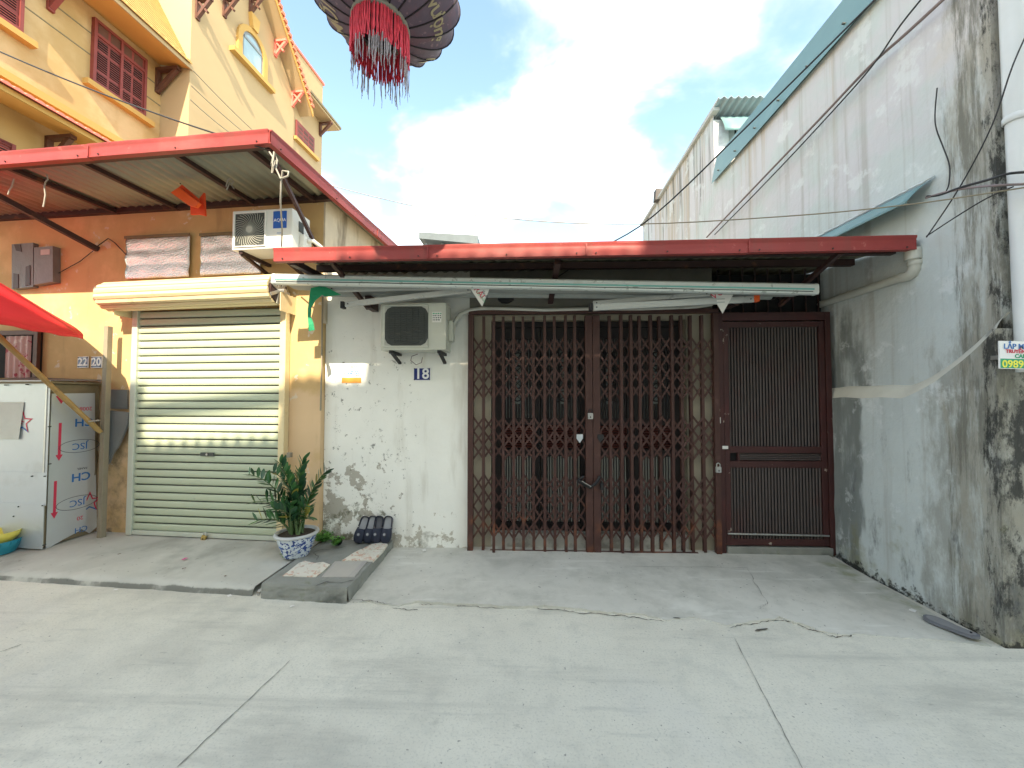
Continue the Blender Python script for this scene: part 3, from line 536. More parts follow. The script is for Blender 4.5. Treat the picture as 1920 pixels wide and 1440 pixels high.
# ================================================================== PASSAGE GATE (single leaf of round bars)
pg = thing('grille_door', 'maroon single gate of close vertical bars beside the grey wall', 'gate', (2.45, F - .02, .03))
YP = F - .02; P0, P1 = 1.905, 2.995
MB().box(P0, P0 + .052, YP - .03, YP + .03, .0, 2.38).build('post', 'gate2', pg, bevel=.003); MB().box(P1 - .05, P1, YP - .03, YP + .03, .02, 2.38).build('post', 'gate2', pg, bevel=.003)
MB().box(P0 + .052, P1 - .05, YP - .028, YP + .028, 2.30, 2.38).build('head_rail', 'gate2', pg, bevel=.003)
L0, L1 = P0 + .058, P1 - .056; SW = .05
MB().box(L0, L0 + SW, YP - .02, YP + .02, .10, 2.29).build('stile', 'gate2', pg, bevel=.003); MB().box(L1 - SW, L1, YP - .02, YP + .02, .10, 2.29).build('stile', 'gate2', pg, bevel=.003)
zr1, zr2 = onY(1450, 843, YP).z, onY(1450, 870, YP).z
for z0, z1 in ((zr1 - .032, zr1 + .032), (zr2 - .034, zr2 + .03), (.10, .165), (2.235, 2.288)): MB().box(L0 + SW, L1 - SW, YP - .019, YP + .019, z0, z1).build('rail', 'gate2', pg, bevel=.003)
MB().box(L0 + SW - .01, L1 - SW + .01, YP + .022, YP + .026, .12, 2.27).build('gap_shade_sheet', 'dark', pg)  # added near-black sheet stands in for the shade between the bars
nbar = 29; b0 = b1 = None
for i in range(nbar):
    x = L0 + SW + (L1 - L0 - 2 * SW) * (i + .5) / nbar
    if b0 is None:
        b0 = MB().tube([(x, YP, zr1 + .03), (x, YP, 2.24)], .0095, 10, False).build('bar', 'bars', pg); b1 = MB().tube([(x, YP - .004, .16), (x, YP - .004, zr2 - .03)], .0105, 10, False).build('bar', 'bars', pg); xb0 = x
    else: dup(b0, (x - xb0, 0, 0)); dup(b1, (x - xb0, 0, 0))
for i in range(4):
    z = zr2 + .035 + (zr1 - zr2 - .07) * (i + .5) / 4; MB().tube([(L0 + SW + .09, YP, z), (L1 - SW, YP, z)], .0075, 8, False).build('cross_bar', 'bars', pg)
MB().box(L0 + SW + .075, L0 + SW + .095, YP - .012, YP + .012, zr2 + .03, zr1 - .03).build('lock_stop', 'gate2', pg)
MB().tube([(L0 + .01, YP - .03, .215), (L1 - .01, YP - .03, .205)], .009, 8).build('foot_rod', 'galv', pg)
MB().box(P0 + .06, P1 - .03, YP - .035, YP + .06, .0, .088).build('threshold', 'step', pg, bevel=.006)
for px, py, wd, ht, mt in ((1348, 788, .035, .06, 'paper'), (1347, 769, .03, .025, 'litter'), (1360, 839, .055, .03, 'litter')):
    p = onY(px, py, YP - .034); MB().box(p.x - wd / 2, p.x + wd / 2, YP - .034, YP - .031, p.z - ht / 2, p.z + ht / 2).build('sticker', mt, pg)

# ================================================================== things on house 18
def house_number(txt, label, p, wd, ht, n_rot, ts):
    o = thing('house_number', label, 'number plate', p, n_rot); T = WM[o]
    MB(T).box(-wd / 2, wd / 2, -.008, 0, 0, ht).build('plate', 'ink_white', o, bevel=.002)
    MB(T).box(-wd / 2 + .008, wd / 2 - .008, -.0095, -.008, .008, ht - .008).build('field', 'navy', o)
    letters(txt, ts, T @ Matrix.Translation((0, -.0103, ht * .5)) @ FRONT, 'ink_white', o, 'numeral', bold=.003)
    for sx in (-1, 1):
        for sz in (.012, ht - .012): MB(T).tube([(sx * (wd / 2 - .012), -.0125, sz), (sx * (wd / 2 - .012), -.006, sz)], .006, 8).build('screw', 'dark', o)
p = onY(791.5, 714, F - .002); house_number('18', 'navy enamel plate reading 18 below the air conditioner', (p.x, F - .002, p.z), .18, .135, 0, .15)
# torn paper advertisement
o = thing('paper_advert', 'torn paper advert with orange lower band stuck to the peeling wall', 'advert', onY(658, 718, F - .003))
def rect(px0, py0, px1, py1, Y, mat, nm, par, th=.0012):
    a, b = onY(px0, py0, Y), onY(px1, py1, Y); return MB().box(a.x, b.x, Y - th, Y, b.z, a.z).build(nm, mat, par)
rect(642, 684, 675, 717, F - .003, 'paper', 'sheet', o); rect(641, 708, 677, 718, F - .0045, 'ink_orange', 'band', o)
for i, (y, a, b, m_) in enumerate(((688, 657, 672, 'ink_red'), (692, 654, 672, 'ink_blue'), (696, 658, 673, 'ink_blue'), (700, 652, 673, 'ink_blue'), (704.5, 668, 673, 'ink_dark'), (701, 645, 650, 'ink_dark'))):
    x = a
    while x < b - .5: rect(x, y - 1.1, min(b, x + random.uniform(1.5, 3.2)), y + 1.1, F - .0047, m_, 'print', o); x += random.uniform(3, 4.4)

def ac_unit(label, T, wd, ht, dp, pale, enamel, grille_fr, group='air conditioners on the walls'):
    """outdoor unit; T: matrix with origin at the bottom left front corner, x right, y back, z up"""
    o = bpy.data.objects.new('air_conditioner', None); col.objects.link(o); o.matrix_basis = T; WM[o] = T.copy(); tag(o, label, 'air conditioner', group)
    MB(T).box(0, wd, 0, dp, 0, ht).build('casing', enamel, o, bevel=.008)
    x0, x1, z0, z1 = [v * s_ for v, s_ in zip(grille_fr, (wd, wd, ht, ht))]; cx, cz = (x0 + x1) / 2, (z0 + z1) / 2; rr = min(x1 - x0, z1 - z0) / 2
    MB(T).box(x0, x1, -.004, .0, z0, z1).build('fan_recess', 'fan_dark', o, bevel=.002)
    if pale:
        sw = MB(T)
        for k in range(34):
            a = 2 * math.pi * k / 34
            pts = []
            for q in range(6):
                r_ = .03 + (rr * 1.12 - .03) * q / 5; aa = a + .55 * (q / 5) ** 1.2; xx, zz2 = max(x0 + .004, min(x1 - .004, cx + r_ * math.cos(aa))), max(z0 + .004, min(z1 - .004, cz + r_ * math.sin(aa)))
                pts.append((xx, -.009, zz2))
            sw.tube(pts, .0028, 4, False)
        tag(sw.build('fan_guard', 'fan_pale', o), kind='stuff')
        MB(T).tube([(cx, -.014, cz), (cx, -.004, cz)], .032, 20).build('hub', 'fan_pale', o)
        fr = MB(T)
        for a, b, c_, d_ in ((x0 - .012, x1 + .012, z0 - .012, z0), (x0 - .012, x1 + .012, z1, z1 + .012)): fr.box(a, b, -.012, .002, c_, d_)
        for a, b in ((x0 - .012, x0), (x1, x1 + .012)): fr.box(a, b, -.012, .002, z0, z1)
        fr.build('guard_frame', enamel, o, bevel=.003)
    else:
        sw = MB(T)
        for k in range(17):
            z = z0 + .02 + (z1 - z0 - .04) * k / 16; hw = math.sqrt(max(.0, (rr * 1.08) ** 2 - (z - cz) ** 2)); hw = min(hw, (x1 - x0) / 2 - .01)
            sw.tube([(cx - hw, -.010, z), (cx + hw, -.010, z)], .0028, 4, False)
        for k in range(-3, 4): sw.tube([(cx + k * rr * .3, -.008, cz - rr * .9), (cx + k * rr * .3, -.008, cz + rr * .9)], .002, 4, False)
        tag(sw.build('fan_guard', 'fan_dark', o), kind='stuff')
        for sx in (-1, 1):
            for sz in (-1, 1):
                ox, oz = cx + sx * (x1 - x0) / 2, cz + sz * (z1 - z0) / 2; c_ = rr * .36
                MB(T).prism([(ox, oz), (ox - sx * c_, oz), (ox - sx * c_ * .35, oz - sz * c_ * .35), (ox, oz - sz * c_)], lambda a, b: (a, -.011, b), lambda a, b: (a, -.002, b)).build('corner_plate', 'fan_pale', o)
        fr = MB(T)
        for a, b, c_, d_ in ((x0 - .02, x1 + .004, z0 - .014, z0), (x0 - .02, x1 + .004, z1, z1 + .014), (x0 - .02, x0, z0, z1)): fr.box(a, b, -.012, .002, c_, d_)
        fr.build('guard_frame', enamel, o, bevel=.003)
    return o
# old unit on the white wall
a, b = onY(714, 568, 3.60), onY(836, 656, 3.60); T = Matrix.Translation((a.x, 3.60, b.z)); wd, ht = b.x - a.x, a.z - b.z
ac = ac_unit('grimy beige air conditioner on the peeling white wall under the awning', T, wd, ht, .24, False, 'old_enamel', (.07, .73, .09, .92))
MB(T).box(wd, wd + .045, .10, .22, .10, .30).build('valve_cover', 'old_enamel', ac, bevel=.01)
MB(T).box(wd * .79, wd * .93, -.003, 0, ht * .58, ht * .80).build('label', 'paper', ac)
for i in range(4):
    z = ht * (.62 + i * .045); x = wd * .80
    while x < wd * .91: l_ = random.uniform(.006, .018); MB(T).box(x, x + l_, -.004, -.003, z, z + .010).build('print', 'ink_dark' if i < 3 else 'ink_green', ac); x += l_ + .007
for x in (wd * .12, wd * .86):
    MB(T).box(x, x + .035, .02, .30, -.028, -.001).build('bracket', 'black', ac); MB(T).bar((x + .017, .06, -.02), (x + .017, .30, -.10), .03, .02).build('bracket', 'black', ac)
wloop = [onY(*q, 3.72) for q in ((783, 664), (772, 668), (770, 676), (780, 684), (790, 680), (792, 670))]; tag(MB().tube(wloop, .004, 5).build('wire_loop', 'wire_mauve'), 'thin wire loop dangling below the grimy air conditioner', 'wire')
# lagged refrigerant pipe along the lintel
pp = [(847, 640), (848, 620), (852, 604), (862, 590), (880, 582), (905, 578.5), (960, 580), (1020, 582), (1100, 580), (1200, 580), (1290, 577), (1335, 570)]
pts = [onY(x, y, 3.84) for x, y in pp]; tag(MB().tube([(pts[0].x - .05, 3.78, pts[0].z - .06)] + pts, .021, 10).build('refrigerant_pipe', 'pvc'), 'lagged grey pipe running from the grimy air conditioner over the folding gate', 'pipe')
p = onY(947, 562, F - .03); mb = MB(); mb.prism([(-.075, .03), (.08, .035), (.09, .0), (.06, -.02), (.02, -.035), (-.04, -.03), (-.07, 0)], lambda a, b: (p.x + a, F - .05, p.z + b), lambda a, b: (p.x + a, F - .004, p.z + b))
tag(mb.build('black_wrap', 'black', bevel=.01), 'lump of black wrapping fixed to the lintel above the pipe', 'wrapping')
# ------------------------------------------------------------------ folding-arm awning
YB = 3.36; a, b = onY(516, 524, YB), onY(1527, 543, YB)
aw = thing('retracted_awning', 'retracted awning with long white bar and folded metal arms', 'awning', ((a.x + b.x) / 2, YB + .3, 2.35)); dz = Vector((0, 0, 1))
prof = [(-.028, -.044), (.028, -.044), (.034, -.03), (.034, .03), (.024, .046), (-.012, .048), (-.034, .034), (-.036, .012), (-.036, -.03)]
def along(p0, p1, poly, mb): return mb.prism(poly, lambda y, z: (p0.x, p0.y + y, p0.z + z), lambda y, z: (p1.x, p1.y + y, p1.z + z))
along(a, b, prof, MB()).build('front_bar', 'awn_white', aw, bevel=.004)
MB().bar(a + Vector((.02, -.040, -.006)), b + Vector((-.03, -.040, -.006)), .006, .012).build('teal_strip', 'awn_teal', aw)
MB().bar(a + Vector((.03, -.039, -.026)), b + Vector((-.04, -.039, -.026)), .004, .006).build('groove', 'fan_dark', aw)
for q, s_ in ((a, -1), (b, 1)): along(q, q + Vector((s_ * .012, 0, 0)), [(y * 1.06, z * 1.06) for y, z in prof], MB()).build('end_cap', 'awn_white', aw, bevel=.003)
ra, rb = Vector((a.x + .12, 3.76, 2.60)), Vector((b.x - .12, 3.76, 2.53))
MB().tube([ra, rb], .05, 16).build('fabric_roll', 'awn_cloth', aw)
mb = MB(); mb.grid(lambda s_, t_: (ra + (rb - ra) * s_) * (1 - t_) + (a + Vector((.06, .03, -.02)) + (b - a - Vector((.12, 0, 0))) * s_) * t_ + Vector((0, 0, .045 * (1 - t_) - .05 * math.sin(math.pi * t_))), 40, 6); mb.build('fabric', 'awn_cloth', aw, solid=.002)
def arm(p, q, th, cap=None):
    r_ = MB(); r_.bar(p, q, .032, th); r_.bar(p + Vector((0, -.017, th * .22)), q + Vector((0, -.017, th * .22)), .004, th * .22); r_.bar(p + Vector((0, -.017, -th * .28)), q + Vector((0, -.017, -th * .28)), .004, th * .2)
    o = r_.build('arm', 'awn_grey', aw, bevel=.002)
    for e in (p, q): dd = (q - p).normalized() * (.03 if e is p else -.03); MB().tube([e + dd + Vector((0, -.021, 0)), e + dd + Vector((0, .02, 0))], .006, 8).build('pin', 'black', aw)
    return o
arm(onY(648, 571, 3.55), onY(884, 544, 3.46), .050); arm(onY(618, 542, 3.50), onY(880, 537, 3.44), .055)
arm(onY(1112, 577, 3.44), onY(1412, 561, 3.50), .058); arm(onY(1112, 569, 3.55), onY(1330, 551, 3.46), .04)
for px, py, s_ in ((611, 541, -1), (1417, 560, 1)):
    p = onY(px, py, 3.50); MB().box(p.x - .026, p.x + .026, 3.475, 3.53, p.z - .03, p.z + .03).build('elbow_cap', 'orange', aw, bevel=.01)
for px, py in ((644, 572), (1108, 576)):
    p = onY(px, py, 3.55 if px < 900 else 3.44); MB().box(p.x - .018, p.x + .014, p.y - .03, p.y + .03, p.z - .035, p.z + .03).build('elbow_joint', 'black', aw, bevel=.004)
for px in (690, 1380):
    p = onY(px, 545, 3.7); MB().box(p.x - .03, p.x + .03, 3.70, F - .001, 2.42, 2.54).build('wall_mount', 'steel_dark', aw)
# torn green valance strip
pl = [(583, 540, 607, 535), (580, 555, 605, 552), (579, 566, 592, 563), (577, 580, 584, 577), (577, 595, 583, 594), (578, 610, 588, 606), (579, 621, 590, 619)]
mb = MB(); vs = []
for x0, y0, x1, y1 in pl: vs += [onY(x0, y0, 3.44 + .02 * math.sin(y0 * .1)), onY(x1, y1, 3.45)]
mb.add(vs, [(2 * i, 2 * i + 1, 2 * i + 3, 2 * i + 2) for i in range(len(pl) - 1)]); mb.add([onY(583, 541, 3.44), onY(607, 536, 3.45), onY(640, 553, 3.47), onY(609, 556, 3.45)], [(0, 1, 2, 3)])
tag(mb.build('torn_valance', 'awn_green', solid=.002), 'torn green cloth strip hanging from the awning end', 'cloth')
def tri_flag(label, pxs, Y, txts):
    o = thing('paper_pennant', label, 'pennant', onY(*pxs[2], Y)); p = [onY(x, y, Y) for x, y in pxs]
    MB().add([tuple(q) for q in p] + [tuple(q + Vector((0, .002, 0))) for q in p], [(0, 1, 2), (5, 4, 3), (0, 3, 4, 1), (1, 4, 5, 2), (2, 5, 3, 0)]).build('sheet', 'paper', o)
    for s_, px, py, sz, rot, m_ in txts: letters(s_, sz, Matrix.Translation(onY(px, py, Y - .001)) @ Matrix.Rotation(R(-rot), 4, 'Y') @ FRONT, m_, o, 'lettering', depth=.0004)
tri_flag('white paper pennant with red and green print hanging from the awning bar', [(879, 537), (921, 534), (904, 575)], 3.40, [('TRAI', 896, 545, .075, -52, 'ink_red'), ('sửa chữa', 902, 556, .034, -52, 'ink_green'), ('lắp đặt', 910, 553, .03, -58, 'ink_dark')])
tri_flag('white paper pennant with red print behind the right awning arm', [(1330, 546), (1380, 543), (1355, 588)], 3.47, [('VO', 1346, 551, .085, 30, 'ink_red')])

# ================================================================== LEFT-HAND SHOP (ochre)
ls = lthing('ochre_shop', 'low ochre shop with red edged tin roof and roller shutter', 'house', -2.5, 0, 0)
MB(LM).box(-6.2, 0, 0, 4.4, -.05, 3.60).build('wall', 'yellow', ls)
MB(LM).box(.001, .02, .0, 4.4, 2.3, 3.60).build('side_render', 'gable', ls)
RV = -.95; ZS = 3.60
corr(MB(LM), lambda y: -6.3, lambda y: .14, RV + .01, 4.5, lambda x, y: ZS + .012 * (y + .9), .10, .018, 6).build('roof_sheet', 'sheet', ls, solid=.004)
fascia(Vector((-6.3, RV, 3.582)), Vector((.15, RV, 3.578)), ls, LM, 1.6, 'front_fascia')
fascia(Vector((.155, RV - .006, 3.58)), Vector((.155, 4.5, 3.65)), ls, LM, 1.6, 'side_fascia')
MB(LM).bar((-6.3, RV + .06, 3.56), (.12, RV + .06, 3.56), .05, .05).build('edge_beam', 'steel_dark', ls)
MB(LM).bar((-6.2, -.03, 3.575), (.12, -.03, 3.575), .05, .05).build('edge_beam', 'steel_dark', ls)
for px, py in ((157, 322), (333, 310), (20, 345), (470, 300)):
    u, z = lv(px, py, RV + .1); MB(LM).bar((u, RV + .08, 3.555), (u, -.01, 3.565), .04, .04).build('rafter', 'steel_dark', ls)
a, b = lv(178, 466, -.03), lv(8, 352, -.75); MB(LM).bar((a[0], -.0, a[1]), (a[0] - .28, -.86, 3.53), .05, .05).build('brace', 'steel_dark', ls)
a, b = lv(604, 437, -.03), lv(537, 333, -.85); MB(LM).bar((-.02, -.0, 2.98), (.09, -.88, 3.54), .03, .03).build('brace', 'gate', ls)
a = lv(600, 425, .02); MB(LM).bar((.035, .05, 3.02), (.06, 1.6, 2.86), .03, .09).build('roof_flashing', 'red', ls)
# window with curtain, half hidden by the parasol and the stall
a, b = lv(-20, 622, -.01), lv(76, 708, -.01)
wdw = MB(LM).box(a[0] - .8, b[0], -.02, -.003, b[1], a[1]).build('window', 'dark', ls)
for q in ((b[0] - .05, b[0], b[1], a[1]), (a[0] - .8, b[0] - .05, a[1] - .05, a[1])): MB(LM).box(q[0], q[1], -.05, -.02, q[2], q[3]).build('window_frame', 'dark_wood', wdw)
mb = MB(LM); u0, u1 = lv(12, 650, -.03)[0], lv(58, 650, -.03)[0]; mb.grid(lambda s_, t_: (u0 + (u1 - u0) * s_, -.034 + .010 * math.sin(s_ * 26), b[1] + (a[1] - .06 - b[1]) * t_), 60, 3); mb.build('curtain', 'curtain', wdw)

# ------------------------------------------------------------------ roller shutter
rs = lthing('roller_shutter', 'pale green roller shutter with exposed cream drum on the ochre shop', 'shutter', -1.22, -.05, .1)
U0, U1, Z0, Z1 = -2.045, -.405, .15, 2.46; VS = -.05
MB(LM).box(U0, U1, VS + .019, VS + .028, .10, Z1).build('backing', 'fan_dark', rs)
ns = 29; pitch = (Z1 - Z0) / ns; sl = None
for i in range(ns):
    z = Z0 + i * pitch
    if sl is None:
        prof = [(.020, .0), (.004, .003), (-.001, .010), (-.0025, .034), (-.0025, .056), (-.0022, pitch - .014), (.006, pitch - .011), (.020, pitch - .011)]
        mb = MB(LM); mb.prism(prof, lambda a, b: (U0, VS + a, z + b), lambda a, b: (U1, VS + a, z + b), True); sl = mb.build('slat', 'shutter', rs)
    else: dup(sl, (0, random.uniform(-.0012, .0012), i * pitch))
MB(LM).box(U0, U1, VS - .012, VS + .02, .104, .148).build('bottom_bar', 'rail', rs, bevel=.003)
for u in (U0 - .033, U1 + .03):
    mb = MB(LM); mb.box(u - .032, u + .032, VS - .022, VS + .045, .10, 2.50); mb.build('guide_rail', 'rail' if u < -1 else 'shutter_box', rs, bevel=.003)
dc = Vector((0, -.19, 2.585)); NS = 14; D0, D1 = -2.235, -.345
mb = MB(LM)
for k in range(NS):                                                   # rolled slats: shallow facets with lips
    a0, a1 = 2 * math.pi * k / NS, 2 * math.pi * (k + .86) / NS; r0, r1 = .142, .150
    pr = [(r0 * math.cos(a0), r0 * math.sin(a0)), (r1 * math.cos((a0 + a1) / 2), r1 * math.sin((a0 + a1) / 2)), (r0 * math.cos(a1), r0 * math.sin(a1)), (.128 * math.cos(a1), .128 * math.sin(a1)), (.128 * math.cos(a0), .128 * math.sin(a0))]
    MB(LM).prism(pr, lambda y, z: (D0, dc.y + y, dc.z + z - .008), lambda y, z: (D1, dc.y + y, dc.z + z + .012)).build('rolled_slat', 'shutter_box', rs)
MB(LM).tube([(D0 + .01, dc.y, dc.z - .008), (D1 - .01, dc.y, dc.z + .012)], .130, 20).build('drum', 'shutter_box', rs)
for u, m_ in ((D0 - .006, 'shutter_box'), (D1 + .006, 'steel_dark')):
    MB(LM).tube([(u - .012, dc.y, dc.z), (u + .012, dc.y, dc.z)], .118, 20).build('end_disc', m_, rs)
    for k in range(7):
        a0 = 2 * math.pi * k / 7; MB(LM).bar((u + (.016 if u > -1 else -.016), dc.y, dc.z), (u + (.016 if u > -1 else -.016), dc.y + .135 * math.cos(a0), dc.z + .135 * math.sin(a0)), .03, .012, (1, 0, 0)).build('end_spoke', 'galv', rs)
MB(LM).tube([(D0 - .07, dc.y, dc.z), (D1 + .08, dc.y, dc.z)], .022, 10).build('axle', 'galv', rs)
for u in (D0 + .09, D1 + .05): MB(LM).box(u - .004, u + .004, dc.y - .03, -.0, dc.z - .20, dc.z - .02).build('drum_bracket', 'shutter_box', rs)
u, z = lv(388, 852, -.065); MB(LM).box(u - .075, u + .075, -.066, -.058, z - .018, z + .018).build('lock_plate', 'fan_dark', rs); MB(LM).tube([(u, -.072, z), (u, -.06, z)], .012, 10).build('keyhole', 'galv', rs)
u, z = lv(543, 853, -.08); MB(LM).box(u - .02, u + .02, -.10, -.06, z - .025, z + .025).build('side_latch', 'post', rs, bevel=.004)
u, z = lv(380, 1014, -.09); padlock('brass padlock at the foot of the roller shutter', LM @ Vector((u, -.085, .088)), .045, .05, 'brass', .3)
# plates 22 and 20, partly behind the steel post
for s_, px, lab in (('22', 156.5, 'navy enamel plate reading 22 on the ochre wall'), ('20', 182, 'navy enamel plate reading 20 tucked behind the steel post')):
    u, z = lv(px, 690, -.004); house_number(s_, lab, LM @ Vector((u, -.004, z)), .135, .125, AL, .12)
# foil-faced insulation boards over the drum
for (x0, y0, x1, y1), lab in (((238, 447, 356, 519), 'crumpled silver foil board left of the air conditioner'), ((378, 442, 490, 513), 'crumpled silver foil board partly behind the air conditioner')):
    (u0, z1), (u1, z0) = lv(x0, y0, -.02), lv(x1, y1, -.02); o = lthing('foil_board', lab, 'foil board', (u0 + u1) / 2, -.02, z0, 'foil boards above the shutter drum')
    mb = MB(LM); mb.grid(lambda s_, t_: (u0 + (u1 - u0) * s_ + .012 * (1 - t_) * (.5 - s_), -.022 + .012 * noise.noise(Vector((s_ * 4, t_ * 5, x0))) - .008 * abs(math.sin(t_ * 9)), z0 + (z1 - z0) * t_), 24, 20); mb.build('sheet', 'foil', o, solid=.004)
    MB(LM).box(u0 - .005, u1 + .005, -.045, -.036, z1 - .012, z1 + .016).build('batten', 'wood_dark', o)
# new air conditioner
(u0, z1), (u1, z0) = lv(436, 396, -.40), lv(547, 464, -.40); T = LM @ Matrix.Translation((u0, -.40, z0)); wd, ht = u1 - u0, z1 - z0
ac = ac_unit('white air conditioner with pale swirl fan guard under the tin roof', T, wd, ht, .26, True, 'white_metal', (.06, .555, .09, .91))
MB(T).box(wd * .69, wd * .91, -.003, 0, ht * .50, ht * .93).build('brand_label', 'blue_label', ac)
letters('AQUA', .043, T @ Matrix.Translation((wd * .80, -.0035, ht * .70)) @ FRONT, 'ink_white', ac)
letters('AQUA', .016, T @ Matrix.Translation((wd * .79, -.001, ht * .38)) @ FRONT, 'ink_blue', ac)
MB(T).box(wd, wd + .05, .10, .22, .03, .17).build('valve_cover', 'white_metal', ac, bevel=.01); MB(T).box(wd - .001, wd + .004, .09, .16, .19, .29).build('handle_recess', 'fan_dark', ac)
for x in (wd * .12, wd * .72): MB(T).bar((x, .02, -.015), (x, .40, -.015), .035, .03).build('bracket', 'steel_dark', ac); MB(T).bar((x, .04, -.03), (x, .40, -.12), .03, .025).build('bracket', 'steel_dark', ac)
pts = [T @ Vector(q) for q in ((wd + .05, .16, .12), (wd + .09, .18, .13), (wd + .12, .26, .10), (wd + .10, .36, .02), (wd + .12, .39, -.06))]; MB().tube(pts, .02, 8).build('pipe', 'white_metal', ac)
# folded red-orange flag hung under the sheet
fo = lthing('folded_flag', 'folded red orange cloth flag hanging under the tin roof', 'flag', *(lv(360, 385, -.45)[0], -.45, lv(360, 403, -.45)[1]))
def lq(pxs, v, nm, mat, par, th=.012):
    p = [(lv(x, y, v)[0], v, lv(x, y, v)[1]) for x, y in pxs]; n = len(p); mb = MB(LM)
    mb.add(p + [(q[0], q[1] + th, q[2]) for q in p], [tuple(range(n)), tuple(range(n, 2 * n))[::-1]] + [(k, n + k, n + (k + 1) % n, (k + 1) % n) for k in range(n)]); return mb.build(nm, mat, par)
lq([(320, 361), (335, 351), (373, 380), (366, 388), (352, 384)], -.50, 'lit_fold', 'orange', fo, .03); lq([(335, 351), (341, 346), (373, 373), (373, 380)], -.47, 'top_fold', 'flag', fo); lq([(357, 386), (372, 374), (382, 361), (384, 404), (370, 401), (357, 402)], -.43, 'hanging_fold', 'flag', fo, .02)
a = lv(338, 345, -.47); MB(LM).tube([(a[0], -.47, a[1]), (a[0], -.47, 3.56)], .006, 6).build('peg', 'steel_dark', fo)
# meter boards in the shade
mbd = lthing('meter_board', 'dark meter board with faded red stripes in the shade of the tin roof', 'board', lv(45, 540, -.05)[0], -.05, lv(45, 540, -.05)[1])
lq([(22, 458), (62, 455), (62, 538), (22, 542)], -.05, 'board', 'grey_sheet', mbd, .045)
for q in ([(25, 512), (34, 514), (34, 540), (24, 541)], [(48, 500), (56, 497), (56, 534), (47, 536)], [(26, 458), (38, 458), (40, 472), (30, 470)]): lq(q, -.055, 'stripe', 'gate2', mbd, .004)
mb2 = lthing('meter_box', 'plain grey meter box beside the striped meter board', 'box', lv(80, 530, -.06)[0], -.06, lv(80, 530, -.06)[1]); lq([(64, 464), (99, 461), (99, 528), (63, 534)], -.07, 'case', 'grey_sheet', mb2, .066); lq([(76, 468), (93, 467), (93, 477), (76, 478)], -.073, 'meter_window', 'grey_block', mb2, .004)
def lwire(nm, lab, pxv, r, mat, cat='wire'): tag(MB(LM).tube([(lv(x, y, v)[0], v, lv(x, y, v)[1]) for x, y, v in pxv], r, 6).build(nm, mat), lab, cat)
lwire('hanging_tape', 'pale tape dangling from the tin roof edge near the brace', [(88, 328, -.8), (90, 336, -.8), (85, 342, -.8), (83, 350, -.8), (85, 365, -.8), (83, 378, -.8), (81, 388, -.8)], .006, 'wire_pale', 'tape')
lwire('hanging_tape', 'short pale tape by the end of the roof brace', [(26, 335, -.8), (22, 350, -.8), (18, 356, -.8), (15, 365, -.8)], .006, 'wire_pale', 'tape')
lwire('knotted_tape', 'frayed white tape knotted on the roof rafter', [(424, 350, -.5), (427, 338, -.5), (432, 334, -.5), (438, 340, -.5), (434, 346, -.5), (439, 354, -.5), (431, 342, -.5), (425, 356, -.5)], .006, 'wire_pale', 'tape')
lwire('knotted_wire', 'tangle of torn wire at the roof corner', [(505, 285, -.93), (512, 295, -.93), (508, 310, -.93), (515, 300, -.93), (510, 325, -.93), (514, 285, -.93), (520, 300, -.9), (517, 315, -.9), (526, 335, -.9), (540, 330, -.9), (541, 322, -.9), (530, 320, -.9), (527, 340, -.88), (526, 380, -.85), (529, 430, -.6), (528, 462, -.42)], .007, 'wire_pale')
lwire('hook_wire', 'thin wire running from the brace to the foil board', [(182, 462, -.04), (203, 447, -.03), (215, 455, -.03), (237, 478, -.03)], .005, 'cable')
lwire('sagging_wire', 'thin wire sagging from the brace across the shaded ochre wall', [(175, 470, -.02), (150, 490, -.02), (110, 512, -.02), (68, 530, -.02)], .004, 'cable')
lwire('wall_conduit', 'thin grey conduit down the ochre wall beside the joint', [(606, 520, -.02), (604, 600, -.02), (603, 700, -.02), (601, 770, -.02)], .008, 'post', 'conduit')

# ------------------------------------------------------------------ street stall of metal sheets
stl = lthing('street_stall', 'street stall clad in pale metal sheets printed with logos', 'stall', -3.4, -.25, .08)
SU, SV0, SV1 = -2.53, -.46, -.03
MB(LM).box(-4.9, SU - .012, SV0 + .012, SV1, .10, 1.67).build('carcass', 'wood_dark', stl)
def spanel(y0, y1, x1, off):
    (ua, za), (ub, zb) = lv(x1, y0, SV0), lv(x1, y1, SV0); MB(LM).box(-4.92, min(ua, ub), SV0 - off, SV0 - off + .004, zb, za).build('front_sheet', 'alu', stl, bevel=.001)
spanel(713, 892, 95, .002); spanel(886, 948, 90, .008); spanel(944, 1029, 86, .014)
mb = MB(LM)
out = [(97, 738), (178, 737), (178, 880), (176, 900), (166, 915), (160, 950), (166, 975), (150, 995), (118, 1012), (86, 1031)]
pv = [lu(x, y, SU) for x, y in out]; n = len(pv); mb.add([(SU, v, z) for v, z in pv] + [(SU - .004, v, z) for v, z in pv], [tuple(range(n)), tuple(range(n, 2 * n))[::-1]] + [(k, n + k, n + (k + 1) % n, (k + 1) % n) for k in range(n)]); side = mb.build('film_sheet', 'film', stl)
mb = MB(LM); pv = [lu(x, y, SU - .006) for x, y in ((160, 905), (180, 890), (182, 988), (168, 1000), (150, 990))]; n = len(pv); mb.add([(SU - .008, v, z) for v, z in pv] + [(SU - .012, v, z) for v, z in pv], [tuple(range(n)), tuple(range(n, 2 * n))[::-1]]); mb.build('torn_film', 'film', stl)
MB(LM).bar((SU - .005, SV0 + .002, .10), (SU - .005, SV0 + .002, 1.66), .018, .018).build('corner_angle', 'galv', stl)
